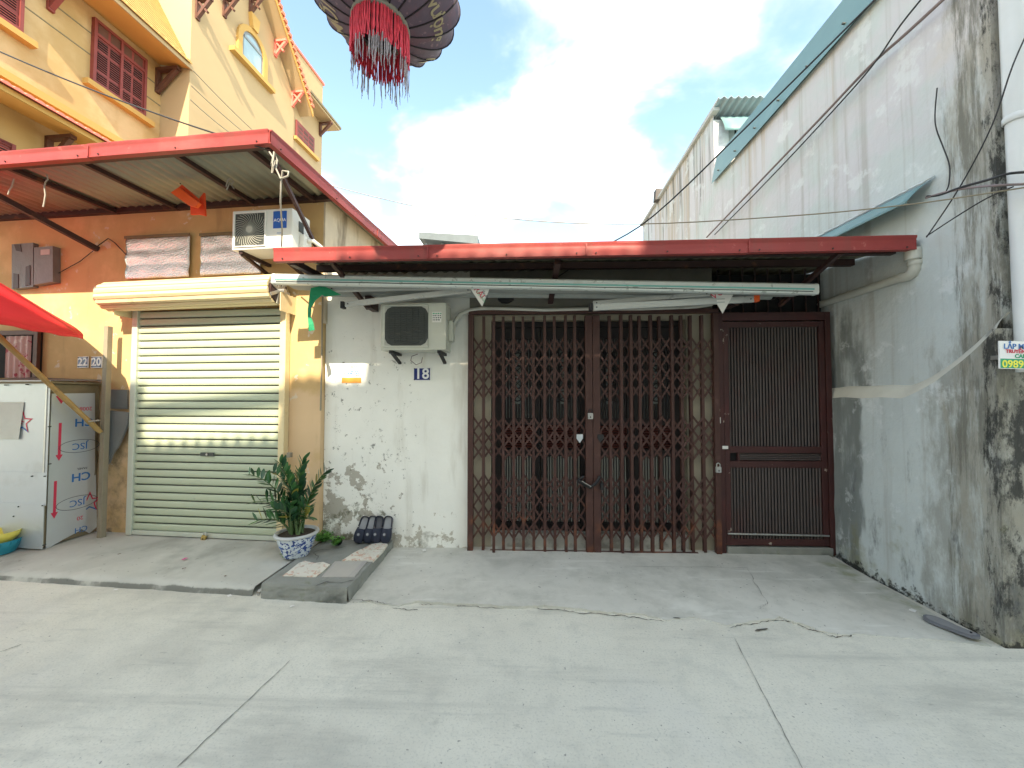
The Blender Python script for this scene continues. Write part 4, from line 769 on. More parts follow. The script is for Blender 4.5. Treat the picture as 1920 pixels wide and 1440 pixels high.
MB(LM).box(-4.95, SU + .02, SV0 - .03, SV1, 1.675, 1.695).build('lid', 'wood_dark', stl); MB(LM).hexa([(-3.4, SV0 - .02, 1.70), (SU + .03, SV0 + .03, 1.70), (SU + .05, SV1, 1.72), (-3.4, SV1, 1.75), (-3.4, SV0 - .02, 1.708), (SU + .03, SV0 + .03, 1.706), (SU + .05, SV1, 1.728), (-3.4, SV1, 1.76)]).build('loose_cover', 'grey_sheet', stl)
def sideM(px, py, flip): v, z = lu(px, py, SU + .001); return LM @ Matrix.Translation((SU + .0015, v, z)) @ Matrix(((0, 0, 1, 0), (1, 0, 0, 0), (0, 1, 0, 0), (0, 0, 0, 1))) @ Matrix.Rotation(math.pi if flip else 0, 4, 'Z')
for s_, px, py, sz, m_ in (('CH', 158, 791, .115, 'ink_blue'), ('CH', 152, 893, .115, 'ink_blue'), ('JSC', 150, 836, .095, 'ink_blue'), ('JSC', 145, 942, .095, 'ink_blue'), ('2008', 161, 766, .055, 'ink_red'), ('20', 150, 971, .055, 'ink_red'), ('CH', 152, 992, .08, 'ink_blue'), ('PANEL', 154, 878, .03, 'ink_dark')): letters(s_, sz, sideM(px, py, True), m_, stl, bold=.002 if sz > .1 else 0)
for px, py, rx in ((150, 836, 26), (145, 942, 26)):
    v, z = lu(px, py, SU + .001); MB(LM).tube([(SU + .001, v + .17 * math.cos(a * R(15)), z + .065 * math.sin(a * R(15))) for a in range(25)], .0022, 4, False).build('logo_ring', 'ink_dark', stl)
for x0, y0, y1 in ((113, 793, 860), (104, 902, 968)):
    (v, z1), (_, z0) = lu(x0, y0, SU), lu(x0, y1, SU); MB(LM).box(SU + .0006, SU + .0014, v - .011, v + .011, z0 + .04, z1).build('arrow', 'ink_red', stl); MB(LM).prism([(-.028, .04), (.028, .04), (0, -.02)], lambda a, b: (SU + .0006, v + a, z0 + b), lambda a, b: (SU + .0014, v + a, z0 + b)).build('arrow', 'ink_red', stl)
v, z = lu(115, 748, SU); MB(LM).prism([(-.045, .03), (.045, .03), (0, -.05)], lambda a, b: (SU + .0006, v + a, z + b), lambda a, b: (SU + .0014, v + a, z + b)).build('arrow', 'ink_red', stl)
def star(cf, cx, cz, r_, m_, rot=0):
    P_ = [(cx + (r_ if k % 2 == 0 else r_ * .42) * math.sin(rot + k * math.pi / 5), cz + (r_ if k % 2 == 0 else r_ * .42) * math.cos(rot + k * math.pi / 5)) for k in range(10)]; Q_ = [(cx + (x - cx) * .72, cz + (z - cz) * .72) for x, z in P_]
    for k in range(10): k2 = (k + 1) % 10; MB(LM).add([cf(*P_[k]), cf(*P_[k2]), cf(*Q_[k2]), cf(*Q_[k])], [(0, 1, 2, 3)]).build('star_outline', 'ink_red' if k in (0, 1, 2, 9, 8, 3) else m_, stl)
u, z = lv(42, 792, SV0 - .004); star(lambda a, b: (a, SV0 - .0045, b), u, z, .125, 'ink_blue')
letters('STAR', .075, LM @ Matrix.Translation((u - .06, SV0 - .0045, z - .03)) @ Matrix.Rotation(R(-38), 4, 'Y') @ FRONT, 'ink_red', stl)
v, z = lu(171, 942, SU); star(lambda a, b: (SU - .006, a, b), v - .01, z, .12, 'ink_blue')
(ua, za), (ub, zb) = lv(-25, 754, SV0 - .02), lv(34, 824, SV0 - .02); MB(LM).hexa([(ua, SV0 - .012, zb), (ub, SV0 - .018, zb), (ub, SV0 - .016, zb), (ua, SV0 - .010, zb), (ua, SV0 - .008, za), (ub + .03, SV0 - .008, za), (ub + .03, SV0 - .006, za), (ua, SV0 - .006, za)]).build('pinned_note', 'note', stl)
for px, py in ((10, 722), (50, 721), (90, 722), (92, 800), (92, 870), (60, 893), (84, 893), (35, 950), (80, 948), (26, 968), (82, 1022)):
    u, z = lv(px, py, SV0 - .015); MB(LM).tube([(u, SV0 - .022, z), (u, SV0, z)], .006, 6).build('rivet', 'fan_dark', stl)
# steel post
u, _ = lv(196, 800, -.14); tag(MB(LM).box(u - .025, u + .025, -.16, -.11, .09, lv(200, 612, -.14)[1]).build('steel_post', 'post', bevel=.003), 'tall square steel post tied beside the stall', 'post')
# dark sheets leaning on the wall
o = lthing('rubber_flap', 'dark grey sheet curled against the ochre wall behind the post', 'sheet', lv(215, 870, -.08)[0], -.08, lv(215, 872, -.08)[1]); lq([(196, 769), (240, 773), (237, 800), (222, 835), (210, 852), (204, 868), (190, 880)], -.08, 'sheet', 'grey_sheet', o, .02)
o = lthing('slate_patch', 'square grey board fixed on the ochre wall above the curled sheet', 'board', lv(218, 769, -.02)[0], -.02, lv(218, 769, -.02)[1]); lq([(200, 730), (238, 731), (238, 767), (200, 766)], -.02, 'board', 'grey_sheet', o, .018)
# plastic baskets
p = onZ(-12, 1038, .08); bk = thing('plastic_basket', 'teal plastic basket with a yellow one nested in it by the stall', 'basket', p)
MB(Matrix.Translation(p)).lathe([(.13, 0), (.155, .06), (.17, .12), (.165, .12), (.15, .06), (.0, .01)], 24).build('teal_basket', 'basket_t', bk); MB(Matrix.Translation(p + Vector((0, 0, .09)))).lathe([(.10, 0), (.15, .06), (.165, .11), (.16, .11), (.14, .05), (.0, .01)], 24).build('yellow_basket', 'basket_y', bk)
for k in range(16):
    a0 = k * math.pi / 8; MB(Matrix.Translation(p)).bar((.133 * math.cos(a0), .133 * math.sin(a0), .02), (.168 * math.cos(a0), .168 * math.sin(a0), .11), .012, .006).build('basket_rib', 'basket_t', bk)

# ------------------------------------------------------------------ red parasol on a bamboo pole
Ap, Tp = onY(-238, 398, 2.75), onY(156, 628, 3.55); d = Tp - Ap; D = d.length; e = d / D; rise = .40; up_ = Vector((.13, -.09, 1)); pv_ = (up_ - e * up_.dot(e)).normalized()
nx = -e * (rise / D) + pv_ * math.sqrt(1 - (rise / D) ** 2); RR = math.sqrt(D * D - rise * rise); ex = (d + nx * rise).normalized(); ey = nx.cross(ex)
pb = LM @ Vector((lv(183, 805, -.2)[0], -.2, lv(183, 805, -.2)[1]))
um = thing('street_parasol', 'red cloth parasol on a slanting bamboo pole over the stall', 'parasol', pb)
def canopy(th, r_):                                                   # th angle, r_ 0..1
    k = th / (math.pi / 4); fr_ = abs((k % 1) - .5) * 2; rad = RR * r_ * (1 - .045 * (1 - fr_ * fr_)); sag = -rise * (r_ ** 1.15) - .05 * (1 - fr_ * fr_) * r_ * (1 - r_) * 2 
    return Ap + ex * (rad * math.cos(th)) + ey * (rad * math.sin(th)) + nx * sag
for k in range(8):
    mb = MB(); mb.grid(lambda s_, t_: canopy((k + s_) * math.pi / 4, t_), 8, 10); mb.build('panel', 'umb', um, solid=.002)
    mb = MB(); mb.grid(lambda s_, t_: canopy((k + s_) * math.pi / 4, 1) + ex * (-.0) - Vector((0, 0, .035 * t_ * (1 + .15 * math.sin(s_ * 20)))), 12, 2); mb.build('valance', 'umb', um, solid=.002)
    MB().tube([canopy(k * math.pi / 4, .06) - nx * .012, canopy(k * math.pi / 4, .99) - nx * .012], .005, 5).build('rib', 'galv', um)
q = Ap - nx * .04; pts = [pb + (q - pb) * (i / 12) for i in range(13)]
MB().tube([pts[0] - (q - pb) * .02] + pts, [.019] + [.021 + (.004 if i % 2 == 0 else 0) for i in range(13)], 10).build('pole', 'bamboo', um)
MB().tube([pb + (q - pb) * .05 + Vector((.02, -.02, 0)), pb + (q - pb) * .05 + Vector((.10, .01, .01))], .009, 6).build('tie', 'wire_pale', um)

# ================================================================== YELLOW HOUSE behind
yh = lthing('yellow_house', 'tall cream yellow house with red shutters and steep gable behind the shop', 'house', -9, 6, 0)
UA, UB = -7.1, -6.33
def V(px, u): return lu(px, 300, u)[0]
VC = 4.41; VD = lu(551, 213, UB)[0]; VE = lu(607, 200, UB)[0]
MB(LM).box(-13, UA, 1.2, VC, -.05, 9.55).build('wall', 'y_wall', yh)
AP = V(425, UB); zE = 11.60; zA = zE + 1.18 * (VD - AP)
gw = MB(LM); gw.prism([(VC, -.05), (VD, -.05), (VD, zE), (AP, zA), (VC, zA - 1.18 * (AP - VC))], lambda a, b: (UB, a, b), lambda a, b: (-13, a, b)); gw.build('gable_wall', 'y_pale', yh)
MB(LM).box(-13, UB - .05, VD, VE, -.05, 13.4).build('rear_wall', 'y_pale', yh)
# eave over the shutter wall, soffit, mansard rows
UE = UB + .02
MB(LM).hexa([(UA - .2, 1.0, 9.62), (UE, 1.0, 9.40), (UE, VC - .02, 9.40), (UA - .2, VC - .02, 9.62), (UA - .2, 1.0, 9.72), (UE, 1.0, 9.47), (UE, VC - .02, 9.47), (UA - .2, VC - .02, 9.72)]).build('soffit', 'y_soffit', yh)
MB(LM).box(UE, UE + .03, 1.0, VC + .04, 9.39, 9.49).build('eave_board', 'y_pale', yh)
for i in range(26):
    z = 9.50 + i * .085; u = UE + .02 - i * .046; MB(LM).hexa([(u - .10, 1.0, z - .01), (u, 1.0, z - .01), (u, VC - .02, z - .01), (u - .10, VC - .02, z - .01), (u - .13, 1.0, z + .07), (u - .055, 1.0, z + .07), (u - .055, VC - .02, z + .07), (u - .13, VC - .02, z + .07)]).build('tile_row', 'tile_ochre', yh)
tl = None
for i in range(30):                                                   # clay tile ends along the upper eave
    v = 1.1 + i * .16
    if v > VC + .02: break
    if tl is None: tl = MB(LM).prism([(.08 * math.cos(R(a)), .06 * math.sin(R(a))) for a in range(0, 181, 30)], lambda a, b: (UE + .08, v + a, 9.48 + b), lambda a, b: (UE - .15, v + a, 9.60 + b)).build('tile', 'tile_ochre', yh); v0_ = v
    else: dup(tl, (0, v - v0_, 0))
# lower tiled eave and its shade
MB(LM).hexa([(UA - .1, 1.0, 6.62), (UA + .78, 1.0, 6.40), (UA + .78, VC, 6.40), (UA - .1, VC, 6.62), (UA - .1, 1.0, 6.80), (UA + .78, 1.0, 6.47), (UA + .78, VC, 6.47), (UA - .1, VC, 6.80)]).build('lower_eave', 'y_soffit', yh)
MB(LM).box(UA + .78, UA + .82, 1.0, VC, 6.38, 6.47).build('lower_eave_board', 'y_trim', yh)
tl = None
for i in range(34):
    v = 1.05 + i * .135
    if tl is None: tl = MB(LM).prism([(.068 * math.cos(R(a)), .055 * math.sin(R(a))) for a in range(0, 181, 30)], lambda a, b: (UA + .90, v + a, 6.46 + b), lambda a, b: (UA + .3, v + a, 6.72 + b)).build('tile', 'coral', yh); v0_ = v
    else: dup(tl, (0, v - v0_, 0))
MB(LM).box(UA, UA + .10, 1.2, VC, 7.02, 7.16).build('cornice', 'y_trim', yh)
for z in (9.0, 8.55): MB(LM).box(UA, UA + .006, 1.2, VC - .001, z, z + .025).build('string_line', 'wood_dark', yh)
def louvred(v0, v1, z0, z1, u, transom=True):
    w_ = MB(LM).box(u, u + .05, v0, v1, z0, z1).build('window', 'brown_red', yh); n = 4; top = z1 - (.32 if transom else .05)
    for k in range(n):
        a, b = v0 + .06 + (v1 - v0 - .12) * k / n + .025, v0 + .06 + (v1 - v0 - .12) * (k + 1) / n - .025
        pan = [(z0 + .08, (z0 + top) / 2 - .25), ((z0 + top) / 2 - .19, (z0 + top) / 2 + .19), ((z0 + top) / 2 + .25, top - .06)]
        for c_, d_ in pan:
            if d_ - c_ < .08: continue
            MB(LM).box(u + .045, u + .052, a, b, c_, d_).build('shutter_recess', 'dark', w_)
            lm = MB(LM); m_ = int((d_ - c_) / .045)
            for q in range(m_): zz2 = c_ + (q + .2) * (d_ - c_) / m_; lm.hexa([(u + .052, a, zz2 + .022), (u + .07, a, zz2), (u + .07, b, zz2), (u + .052, b, zz2 + .022), (u + .052, a, zz2 + .030), (u + .07, a, zz2 + .008), (u + .07, b, zz2 + .008), (u + .052, b, zz2 + .030)])
            tag(lm.build('louvres', 'brown_red', w_), kind='stuff')
        if transom: MB(LM).box(u + .045, u + .056, a, b, top + .06, z1 - .07).build('transom_light', 'dark_wood', w_)
    for vv in (v0, (v0 + v1) / 2 - .025, v1 - .05): MB(LM).box(u + .05, u + .085, vv, vv + .05, z0, z1).build('shutter_stile', 'brown_red', w_)
    for zz2 in (z0, top - .02, z1 - .06): MB(LM).box(u + .05, u + .08, v0 + .05, v1 - .05, zz2, zz2 + .06).build('shutter_rail', 'brown_red', w_)
    MB(LM).box(u, u + .14, v0 - .12, v1 + .16, z0 - .14, z0 - .03).build('sill', 'y_trim', yh)
vA, zt = lu(172, 32, UA); vB, zb_ = lu(268, 218, UA); louvred(vA, vB, lu(165, 150, UA)[1], zt, UA)
v2, _ = lu(37, 60, UA); louvred(v2 - 1.2, v2, lu(165, 150, UA)[1], zt, UA)
v3, z3 = lu(25, 225, UA); louvred(v3 - 1.1, v3, 4.6, 5.95, UA, False)
def bracket(u, v, z, s_=1., mat='dark_wood', dirv=0):
    b = MB(LM)
    if dirv: b.box(u - .04, u + .04, v, v + .05, z - .5 * s_, z); b.box(u - .04, u + .04, v, v + .48 * s_, z - .06, z); b.bar((u, v + .03, z - .46 * s_), (u, v + .44 * s_, z - .05), .06, .06, (1, 0, 0))
    else: b.box(u, u + .06, v - .05, v + .05, z - .62 * s_, z); b.box(u, u + .62 * s_, v - .05, v + .05, z - .07, z); b.bar((u + .03, v, z - .56 * s_), (u + .55 * s_, v, z - .06), .08, .08, (0, 1, 0))
    b.build('bracket', mat, yh)
bracket(UA, lu(118, 20, UA + .3)[0], 9.40, .95, 'brown_red'); bracket(UA, lu(308, 160, UA + .2)[0], 9.40, .95, 'dark_wood'); bracket(UA, lu(115, 278, UA + .3)[0], 6.42, .9, 'dark_wood'); bracket(UA, lu(-40, 150, UA)[0], 9.40, .95, 'brown_red')
# gable roof: two raking slopes with overhang, ochre barge board
for s_ in (-1, 1):
    ve = VC - .40 if s_ < 0 else VD + .38; ze = zE - .18; sl_ = 1.18; ze = zA - sl_ * abs(ve - AP) + .06; za_ = zA + .06
    P_ = [(UB + .42, AP, za_), (UB + .42, ve, ze), (-13, ve, ze), (-13, AP, za_)]; b = MB(LM)
    b.hexa([P_[0], P_[1], P_[2], P_[3]] + [(p[0], p[1], p[2] + .10) for p in P_]); b.build('gable_roof', 'y_pale', yh)
    b = MB(LM); b.bar((UB + .44, AP, za_ + .07), (UB + .44, ve, ze + .07), .03, .16, (1, 0, 0)) if False else b.hexa([(UB + .42, AP, za_ - .04), (UB + .45, AP, za_ - .04), (UB + .45, ve, ze - .04), (UB + .42, ve, ze - .04), (UB + .42, AP, za_ + .14), (UB + .45, AP, za_ + .14), (UB + .45, ve, ze + .14), (UB + .42, ve, ze + .14)]); b.build('barge_board', 'y_trim', yh)
    L_ = math.hypot(ve - AP, za_ - ze); nt_ = int(L_ / .16); dv_ = Vector((0, ve - AP, ze - za_)) / nt_; tl = None
    for i in range(nt_):
        if tl is None: b = MB(LM); b.box(UB + .40, UB + .50, AP - .07, AP + .07, za_ + .12, za_ + .22); tl = b.build('verge_tile', 'tile_roof', yh)
        else: dup(tl, dv_ * i)
    b = MB(LM); P2 = [(UB + .40, AP, za_ + .11), (UB + .40, ve, ze + .11), (-13, ve, ze + .11), (-13, AP, za_ + .11)]; b.hexa(P2 + [(p[0], p[1], p[2] + .05) for p in P2]); b.build('tiled_slope', 'tile_roof', yh)
for px, py, m_ in ((380, 4, 'dark_wood'), (430, 2, 'dark_wood'), (478, 0, 'dark_wood'), (524, 85, 'coral'), (556, 178, 'coral')):
    v, z = lu(px, py, UB + .15); zm = zA - 1.18 * abs(v - AP) + .05 if v > AP - .3 and px > 500 else z + .12; b = MB(LM)
    b.box(UB, UB + .05, v - .05, v + .05, zm - .55, zm - .02); b.box(UB, UB + .40, v - .05, v + .05, zm - .10, zm - .03); b.bar((UB + .03, v, zm - .48), (UB + .36, v, zm - .10), .07, .07, (0, 1, 0)); b.bar((UB + .06, v, zm - .12), (UB + .30, v, zm - .40), .05, .05, (0, 1, 0)); b.build('bracket', m_, yh)
# arched window
va, z_ = lu(454, 80, UB); vb, _ = lu(489, 120, UB); vc = (va + vb) / 2; hw = (vb - va) / 2; zs = lu(470, 128, UB)[1]; zc = lu(454, 72, UB)[1]
arc = lambda r_, rz: [(vc - r_, zs)] + [(vc - r_ * math.cos(R(a)), zc + rz * math.sin(R(a))) for a in range(0, 181, 15)] + [(vc + r_, zs)]
wn_ = MB(LM).prism(arc(hw + .05, hw + .05), lambda a, b: (UB, a, b), lambda a, b: (UB + .02, a, b)).build('arched_window', 'alu_frame', yh)
MB(LM).prism(arc(hw - .03, hw - .03), lambda a, b: (UB + .02, a, b), lambda a, b: (UB + .026, a, b)).build('pane', 'glass', wn_)
MB(LM).box(UB + .026, UB + .05, vc - hw + .03, vc + hw - .03, zc + .08, zc + .15).build('glazing_bar', 'alu_frame', wn_)
A1, A2 = arc(hw + .20, hw + .20), arc(hw + .05, hw + .05)
for k in range(len(A1) - 1): MB(LM).hexa([(UB, A1[k][0], A1[k][1]), (UB + .07, A1[k][0], A1[k][1]), (UB + .07, A2[k][0], A2[k][1]), (UB, A2[k][0], A2[k][1]), (UB, A1[k + 1][0], A1[k + 1][1]), (UB + .07, A1[k + 1][0], A1[k + 1][1]), (UB + .07, A2[k + 1][0], A2[k + 1][1]), (UB, A2[k + 1][0], A2[k + 1][1])]).build('surround', 'y_trim', wn_)
MB(LM).prism([(vc - .09, zc + hw + .2), (vc + .09, zc + hw + .2), (vc + .16, zc + hw + .62), (vc - .16, zc + hw + .62)], lambda a, b: (UB, a, b), lambda a, b: (UB + .12, a, b)).build('keystone', 'y_trim', wn_)
MB(LM).box(UB, UB + .16, vc - hw - .42, vc + hw + .42, zs - .13, zs - .01).build('sill', 'y_trim', wn_)
# rear bay: window, eave, parapet
ur = UB - .05; (v0, z1), (v1, z0) = lu(552, 214, ur), lu(587, 290, ur); v0 += .05
w_ = MB(LM).box(ur, ur + .05, v0, v1, z0, z1 - .15).build('window', 'brown_red', yh)
for k in range(3):
    for j in range(3): a = v0 + .08 + (v1 - v0 - .1) * k / 3; c_ = z0 + .08 + (z1 - z0 - .28) * j / 3; MB(LM).box(ur + .05, ur + .056, a, a + (v1 - v0) / 3 - .09, c_, c_ + (z1 - z0 - .3) / 3 - .06).build('pane', 'dark_wood', w_)
MB(LM).box(ur, ur + .12, v0 - .1, v1 + .2, z0 - .14, z0 - .03).build('sill', 'y_trim', yh)
ve0, ze0 = lu(583, 160, UB + .1); MB(LM).hexa([(-13, VD + .2, 12.05), (UB + .42, VD + .2, 11.85), (UB + .42, VE + .4, 11.85), (-13, VE + .4, 12.05), (-13, VD + .2, 12.15), (UB + .42, VD + .2, 11.94), (UB + .42, VE + .4, 11.94), (-13, VE + .4, 12.15)]).build('rear_eave', 'y_pale', yh)
MB(LM).box(UB + .36, UB + .46, VD + .2, VE + .45, 11.92, 12.0).build('rear_eave_tiles', 'wood_dark', yh)
bracket(ur, VE - .15, 11.8, .8, 'dark_wood'); MB(LM).box(-13, ur + .04, VD, VE + .06, 13.4, 13.48).build('parapet_cap', 'coral', yh)
def span(nm, lab, p, q, sag, r_, mat, n=24, cat='cable'):
    p, q = Vector(p), Vector(q); return tag(MB().tube([p + (q - p) * (i / n) - Vector((0, 0, sag * 4 * (i / n) * (1 - i / n))) for i in range(n + 1)], r_, 6).build(nm, mat), lab, cat)
span('power_cable', 'dark cable crossing before the red shutters down to the shop roof', onY(-60, 70, 2.9), LM @ Vector((.1, -.93, 3.5)), .05, .006, 'cable')
for k, (a, b) in enumerate((((362, 132), (480, 250)), ((358, 160), (462, 252)), ((356, 186), (438, 254)))):
    (v0, z0), (v1, z1) = lu(*a, UB + .2), lu(*b, UB + .2); span('wall_wire', ('upper', 'middle', 'lowest')[k] + ' of three thin wires along the gable wall of the yellow house', LM @ Vector((UB + .2, v0, z0)), LM @ Vector((UB + .2, v1, z1)), .03, .012, 'post', 8, 'wire')

# ================================================================== RIGHT-HAND BUILDING
rb = thing('grey_building', 'tall mould streaked pale building along the passage with teal roof trim', 'building', (3.2, 4.5, 0))
XW, YN = 3.05, 2.545
nz = lambda y, z, s_=1.: noise.noise(Vector((y * s_, z * s_, 3.1)))
mb = MB(); mb.grid(lambda a, b: (XW + .010 * nz(YN + (6.2 - YN) * a, 5.0 * b, 1.6) + .004 * nz(YN + (6.2 - YN) * a, 5. * b, 6), YN + (6.2 - YN) * a, -.05 + 5.05 * b), 70, 90)
mb.box(XW + .06, 8, YN + .02, 6.19, -.05, 5.0); mb.grid(lambda a, b: (XW + .010 * nz(YN, 5.0 * b, 1.6) + .004 * nz(YN, 5. * b, 6) + 5 * a * a, YN + .004 * nz(a * 9, 5 * b, 4) * (a > 0), -.05 + 5.05 * b), 60, 90); mb.build('side_wall', 'cyan_wall', rb)
def ztop(y): return 1.535 + (0 if y > 3.15 else .40 * ((3.15 - y) / .6) ** 1.5) + .012 * nz(y, 0, 5)
XL = 2.962
def lowx(y, z): return XL + .014 * nz(y, z, 2.2) + .006 * nz(y, z, 7) + .038 * min(1, max(0, (y - 3.45) / .38)) ** 1.5
mb = MB(); Y0_ = YN - .03; mb.grid(lambda a, b: (lambda y: (lowx(y, b * 1.5) - .012 * (1 - b), y, -.03 + (ztop(y) + .03) * b))(Y0_ + (8.8 - Y0_) * a ** 1.8), 90, 40); mb.build('thick_base', 'cyan_wall', rb)
mb = MB(); mb.grid(lambda a, b: (lambda y: (lowx(y, 1.5) + (XW + .02 - lowx(y, 1.5)) * b, y, ztop(y) + .11 * math.sin(b * 1.57) - .012 * (1 - b) ** 4 + .004 * nz(y, b, 9)))(Y0_ + (8.8 - Y0_) * a ** 1.8), 90, 6); mb.build('ledge', 'ledge', rb)
mb = MB(); mb.grid(lambda a, b: (lowx(Y0_, b * 1.5) - .012 * (1 - b) + 1.6 * a * a, Y0_ + .004 * nz(a * 7, b * 4, 2) * (a > 0), -.03 + (ztop(Y0_) + .03) * b), 30, 40); mb.box(XL + .02, 4.4, Y0_ + .006, YN, -.03, 1.98); mb.build('front_base', 'cyan_wall', rb)
# taller rear block and its little roof
mb = MB(); mb.grid(lambda a, b: (XW + .012 + .008 * nz(6.2 + 3.7 * a, 6 * b, 1.4), 6.2 + 3.72 * a, -.05 + (6.16 - .16 * a) * b), 40, 60); mb.box(XW + .05, 8, 6.3, 9.9, -.05, 5.95); mb.build('rear_wall', 'cyan_wall', rb)
MB().box(XW + .012, XW + .25, 6.2, 6.3, -.05, 6.03).build('rear_pier', 'cyan_wall', rb); MB().bar((XW + .01, 6.1, 6.14), (XW - .0, 9.95, 5.98), .10, .05).build('verge_cap', 'grey_block', rb)
corr(MB(), lambda y: XW - .03, lambda y: 5.2, 5.95, 9.6, lambda x, y: 6.20 - .05 * (y - 6), .11, .02, 3).build('rear_roof', 'tin', rb, solid=.004)
mb = MB(); mb.grid(lambda a, b: (XW + .10 + 2 * a, 6.18 - .16 * math.sin(b * 1.4), 6.07 - .34 * b), 10, 6); mb.build('rolled_blind', 'teal_sheet', rb, solid=.004)
MB().box(XW + .25, 5.2, 6.26, 6.28, 5.0, 6.05).build('rear_opening', 'dark', rb)
for i in range(8): MB().box(XW + .27 + i * .13, XW + .36 + i * .13, 6.235, 6.255, 5.0, 5.9).build('slat', 'grey_block', rb)
MB().bar((XW - .01, 8.75, 6.0), (XW + .01, 8.75, 6.25), .16, .16).build('chimney', 'brick', rb)
fz0, fz1 = 4.955, 5.385; MB().hexa([(XW - .055, 1.9, fz0), (XW - .05, 1.9, fz0), (XW - .05, 6.165, fz0), (XW - .055, 6.165, fz0), (XW + .03, 1.9, fz1), (XW + .036, 1.9, fz1), (XW + .036, 6.165, fz1), (XW + .03, 6.165, fz1)]).build('teal_flashing', 'teal_sheet', rb)
MB().hexa([(XW + .037, 1.9, fz1 - .03), (8, 1.9, fz1 + .6), (8, 6.16, fz1 + .6), (XW + .037, 6.16, fz1 - .03), (XW + .037, 1.9, fz1 - .01), (8, 1.9, fz1 + .62), (8, 6.16, fz1 + .62), (XW + .037, 6.16, fz1 - .01)]).build('main_roof', 'teal_sheet', rb)
for i in range(9): MB().tube([(XW - .062, 2.2 + i * .47, fz0 + .10), (XW - .03, 2.2 + i * .47, fz0 + .10)], .010, 6).build('rivet', 'fan_dark', rb)
# teal flashing sheet between the wall and the roof of number 18
tsx = lambda a, b: (XW - .01 - .165 * b, 2.93 + 1.3 * a + .02 * b, 3.165 + .03 * a - .10 * b ** 1.6 - .05 * b)
o = thing('teal_canopy', 'narrow teal metal canopy fixed to the grey wall above the red gutter', 'canopy', (2.95, 3.5, 3.0)); mb = MB(); mb.grid(tsx, 20, 8); mb.build('sheet', 'teal_sheet', o, solid=.003)
MB().bar(tsx(0, 1), tsx(1, 1), .012, .016).build('lip', 'teal_sheet', o)
mb = MB(); mb.grid(lambda a, b: (XW - .012 - .03 * b, 2.90 + 1.35 * a, 3.185 + .03 * a - .02 * b + .01 * noise.noise(Vector((a * 30, 0, 0)))), 40, 2); mb.build('mortar_bead', 'cyan_wall', o, solid=.01)
# gutter outlet
o = thing('drain_pipe', 'grey plastic outlet pipe with elbow under the red gutter end', 'pipe', (2.9, 3.3, 2.4)); a = onY(1711, 474, 3.06); b = onY(1716, 512, 3.06); e2 = onX(1538, 571, a.x)
MB().tube([a + Vector((0, 0, .03)), a + Vector((.002, 0, -.055))], .052, 14).build('socket', 'pvc', o); MB().tube([a + Vector((.002, 0, -.04)), b + Vector((0, 0, .07)), b + Vector((0, .005, .035)), b + Vector((0, .02, .008)), b + Vector((0, .05, -.006)), b + (e2 - b) * .12], .040, 12).build('elbow', 'pvc', o); MB().tube([b + (e2 - b) * .08, e2, e2 + (e2 - b) * .2], .035, 12).build('pipe_run', 'pvc', o)
MB().lathe([(.043, 0), (.046, .005), (.046, .03), (.043, .035)], 14, b + Vector((0, 0, .06))).build('collar', 'pvc', o)
# downpipe on the street face
px_ = onY(1888, 120, YN - .07); o = thing('downpipe', 'white plastic downpipe on the street corner of the grey building', 'pipe', (px_.x, YN - .07, 1.9)); MB().tube([(px_.x + .055, YN - .065, 1.7), (px_.x + .05, YN - .065, 3.9)], .050, 16).build('pipe', 'pvc_white', o); MB().tube([(px_.x + .05, YN - .065, 3.3), (px_.x + .05, YN - .065, 5.2)], .054, 16).build('upper_pipe', 'pvc_white', o)
MB().lathe([(.055, 0), (.060, .005), (.060, .04), (.056, .045)], 16, (px_.x + .05, YN - .065, 3.28)).build('collar', 'pvc_white', o)
MB().box(px_.x + .11, px_.x + .5, YN - .02, YN - .002, 3.2, 3.75).build('dark_block', 'brick', o)
# advert board
YS = YN - .14; a, b = onY(1872, 639, YS), onY(1866, 691, YS); o = thing('advert_board', 'small white and green advert board with phone number on the building corner', 'sign', (a.x + .2, YS, b.z))
SB = Matrix.Translation((a.x, YS, b.z)) @ Matrix.Rotation(R(1.5), 4, 'Y'); hh = a.z - b.z; MB(SB).box(0, .42, 0, .006, 0, hh).build('board', 'ink_white', o); MB(SB).box(.006, .42, -.0012, 0, .004, hh * .36).build('green_band', 'ink_green', o)
for s_, x, z, sz, m_ in (('LẮP MẠNG', .024, .80, .043, 'ink_blue'), ('TRUYỀN HÌNH', .036, .625, .029, 'ink_red'), ('CAMERA', .088, .455, .033, 'ink_green'), ('0989.2', .014, .16, .062, 'ink_yellow')): letters(s_, sz, SB @ Matrix.Translation((x, -.0016, hh * z)) @ FRONT, m_, o, align='LEFT', bold=.001)
MB(SB).box(.10, .42, .006, .13, hh * .4, hh * .55).build('fixing', 'galv', o)
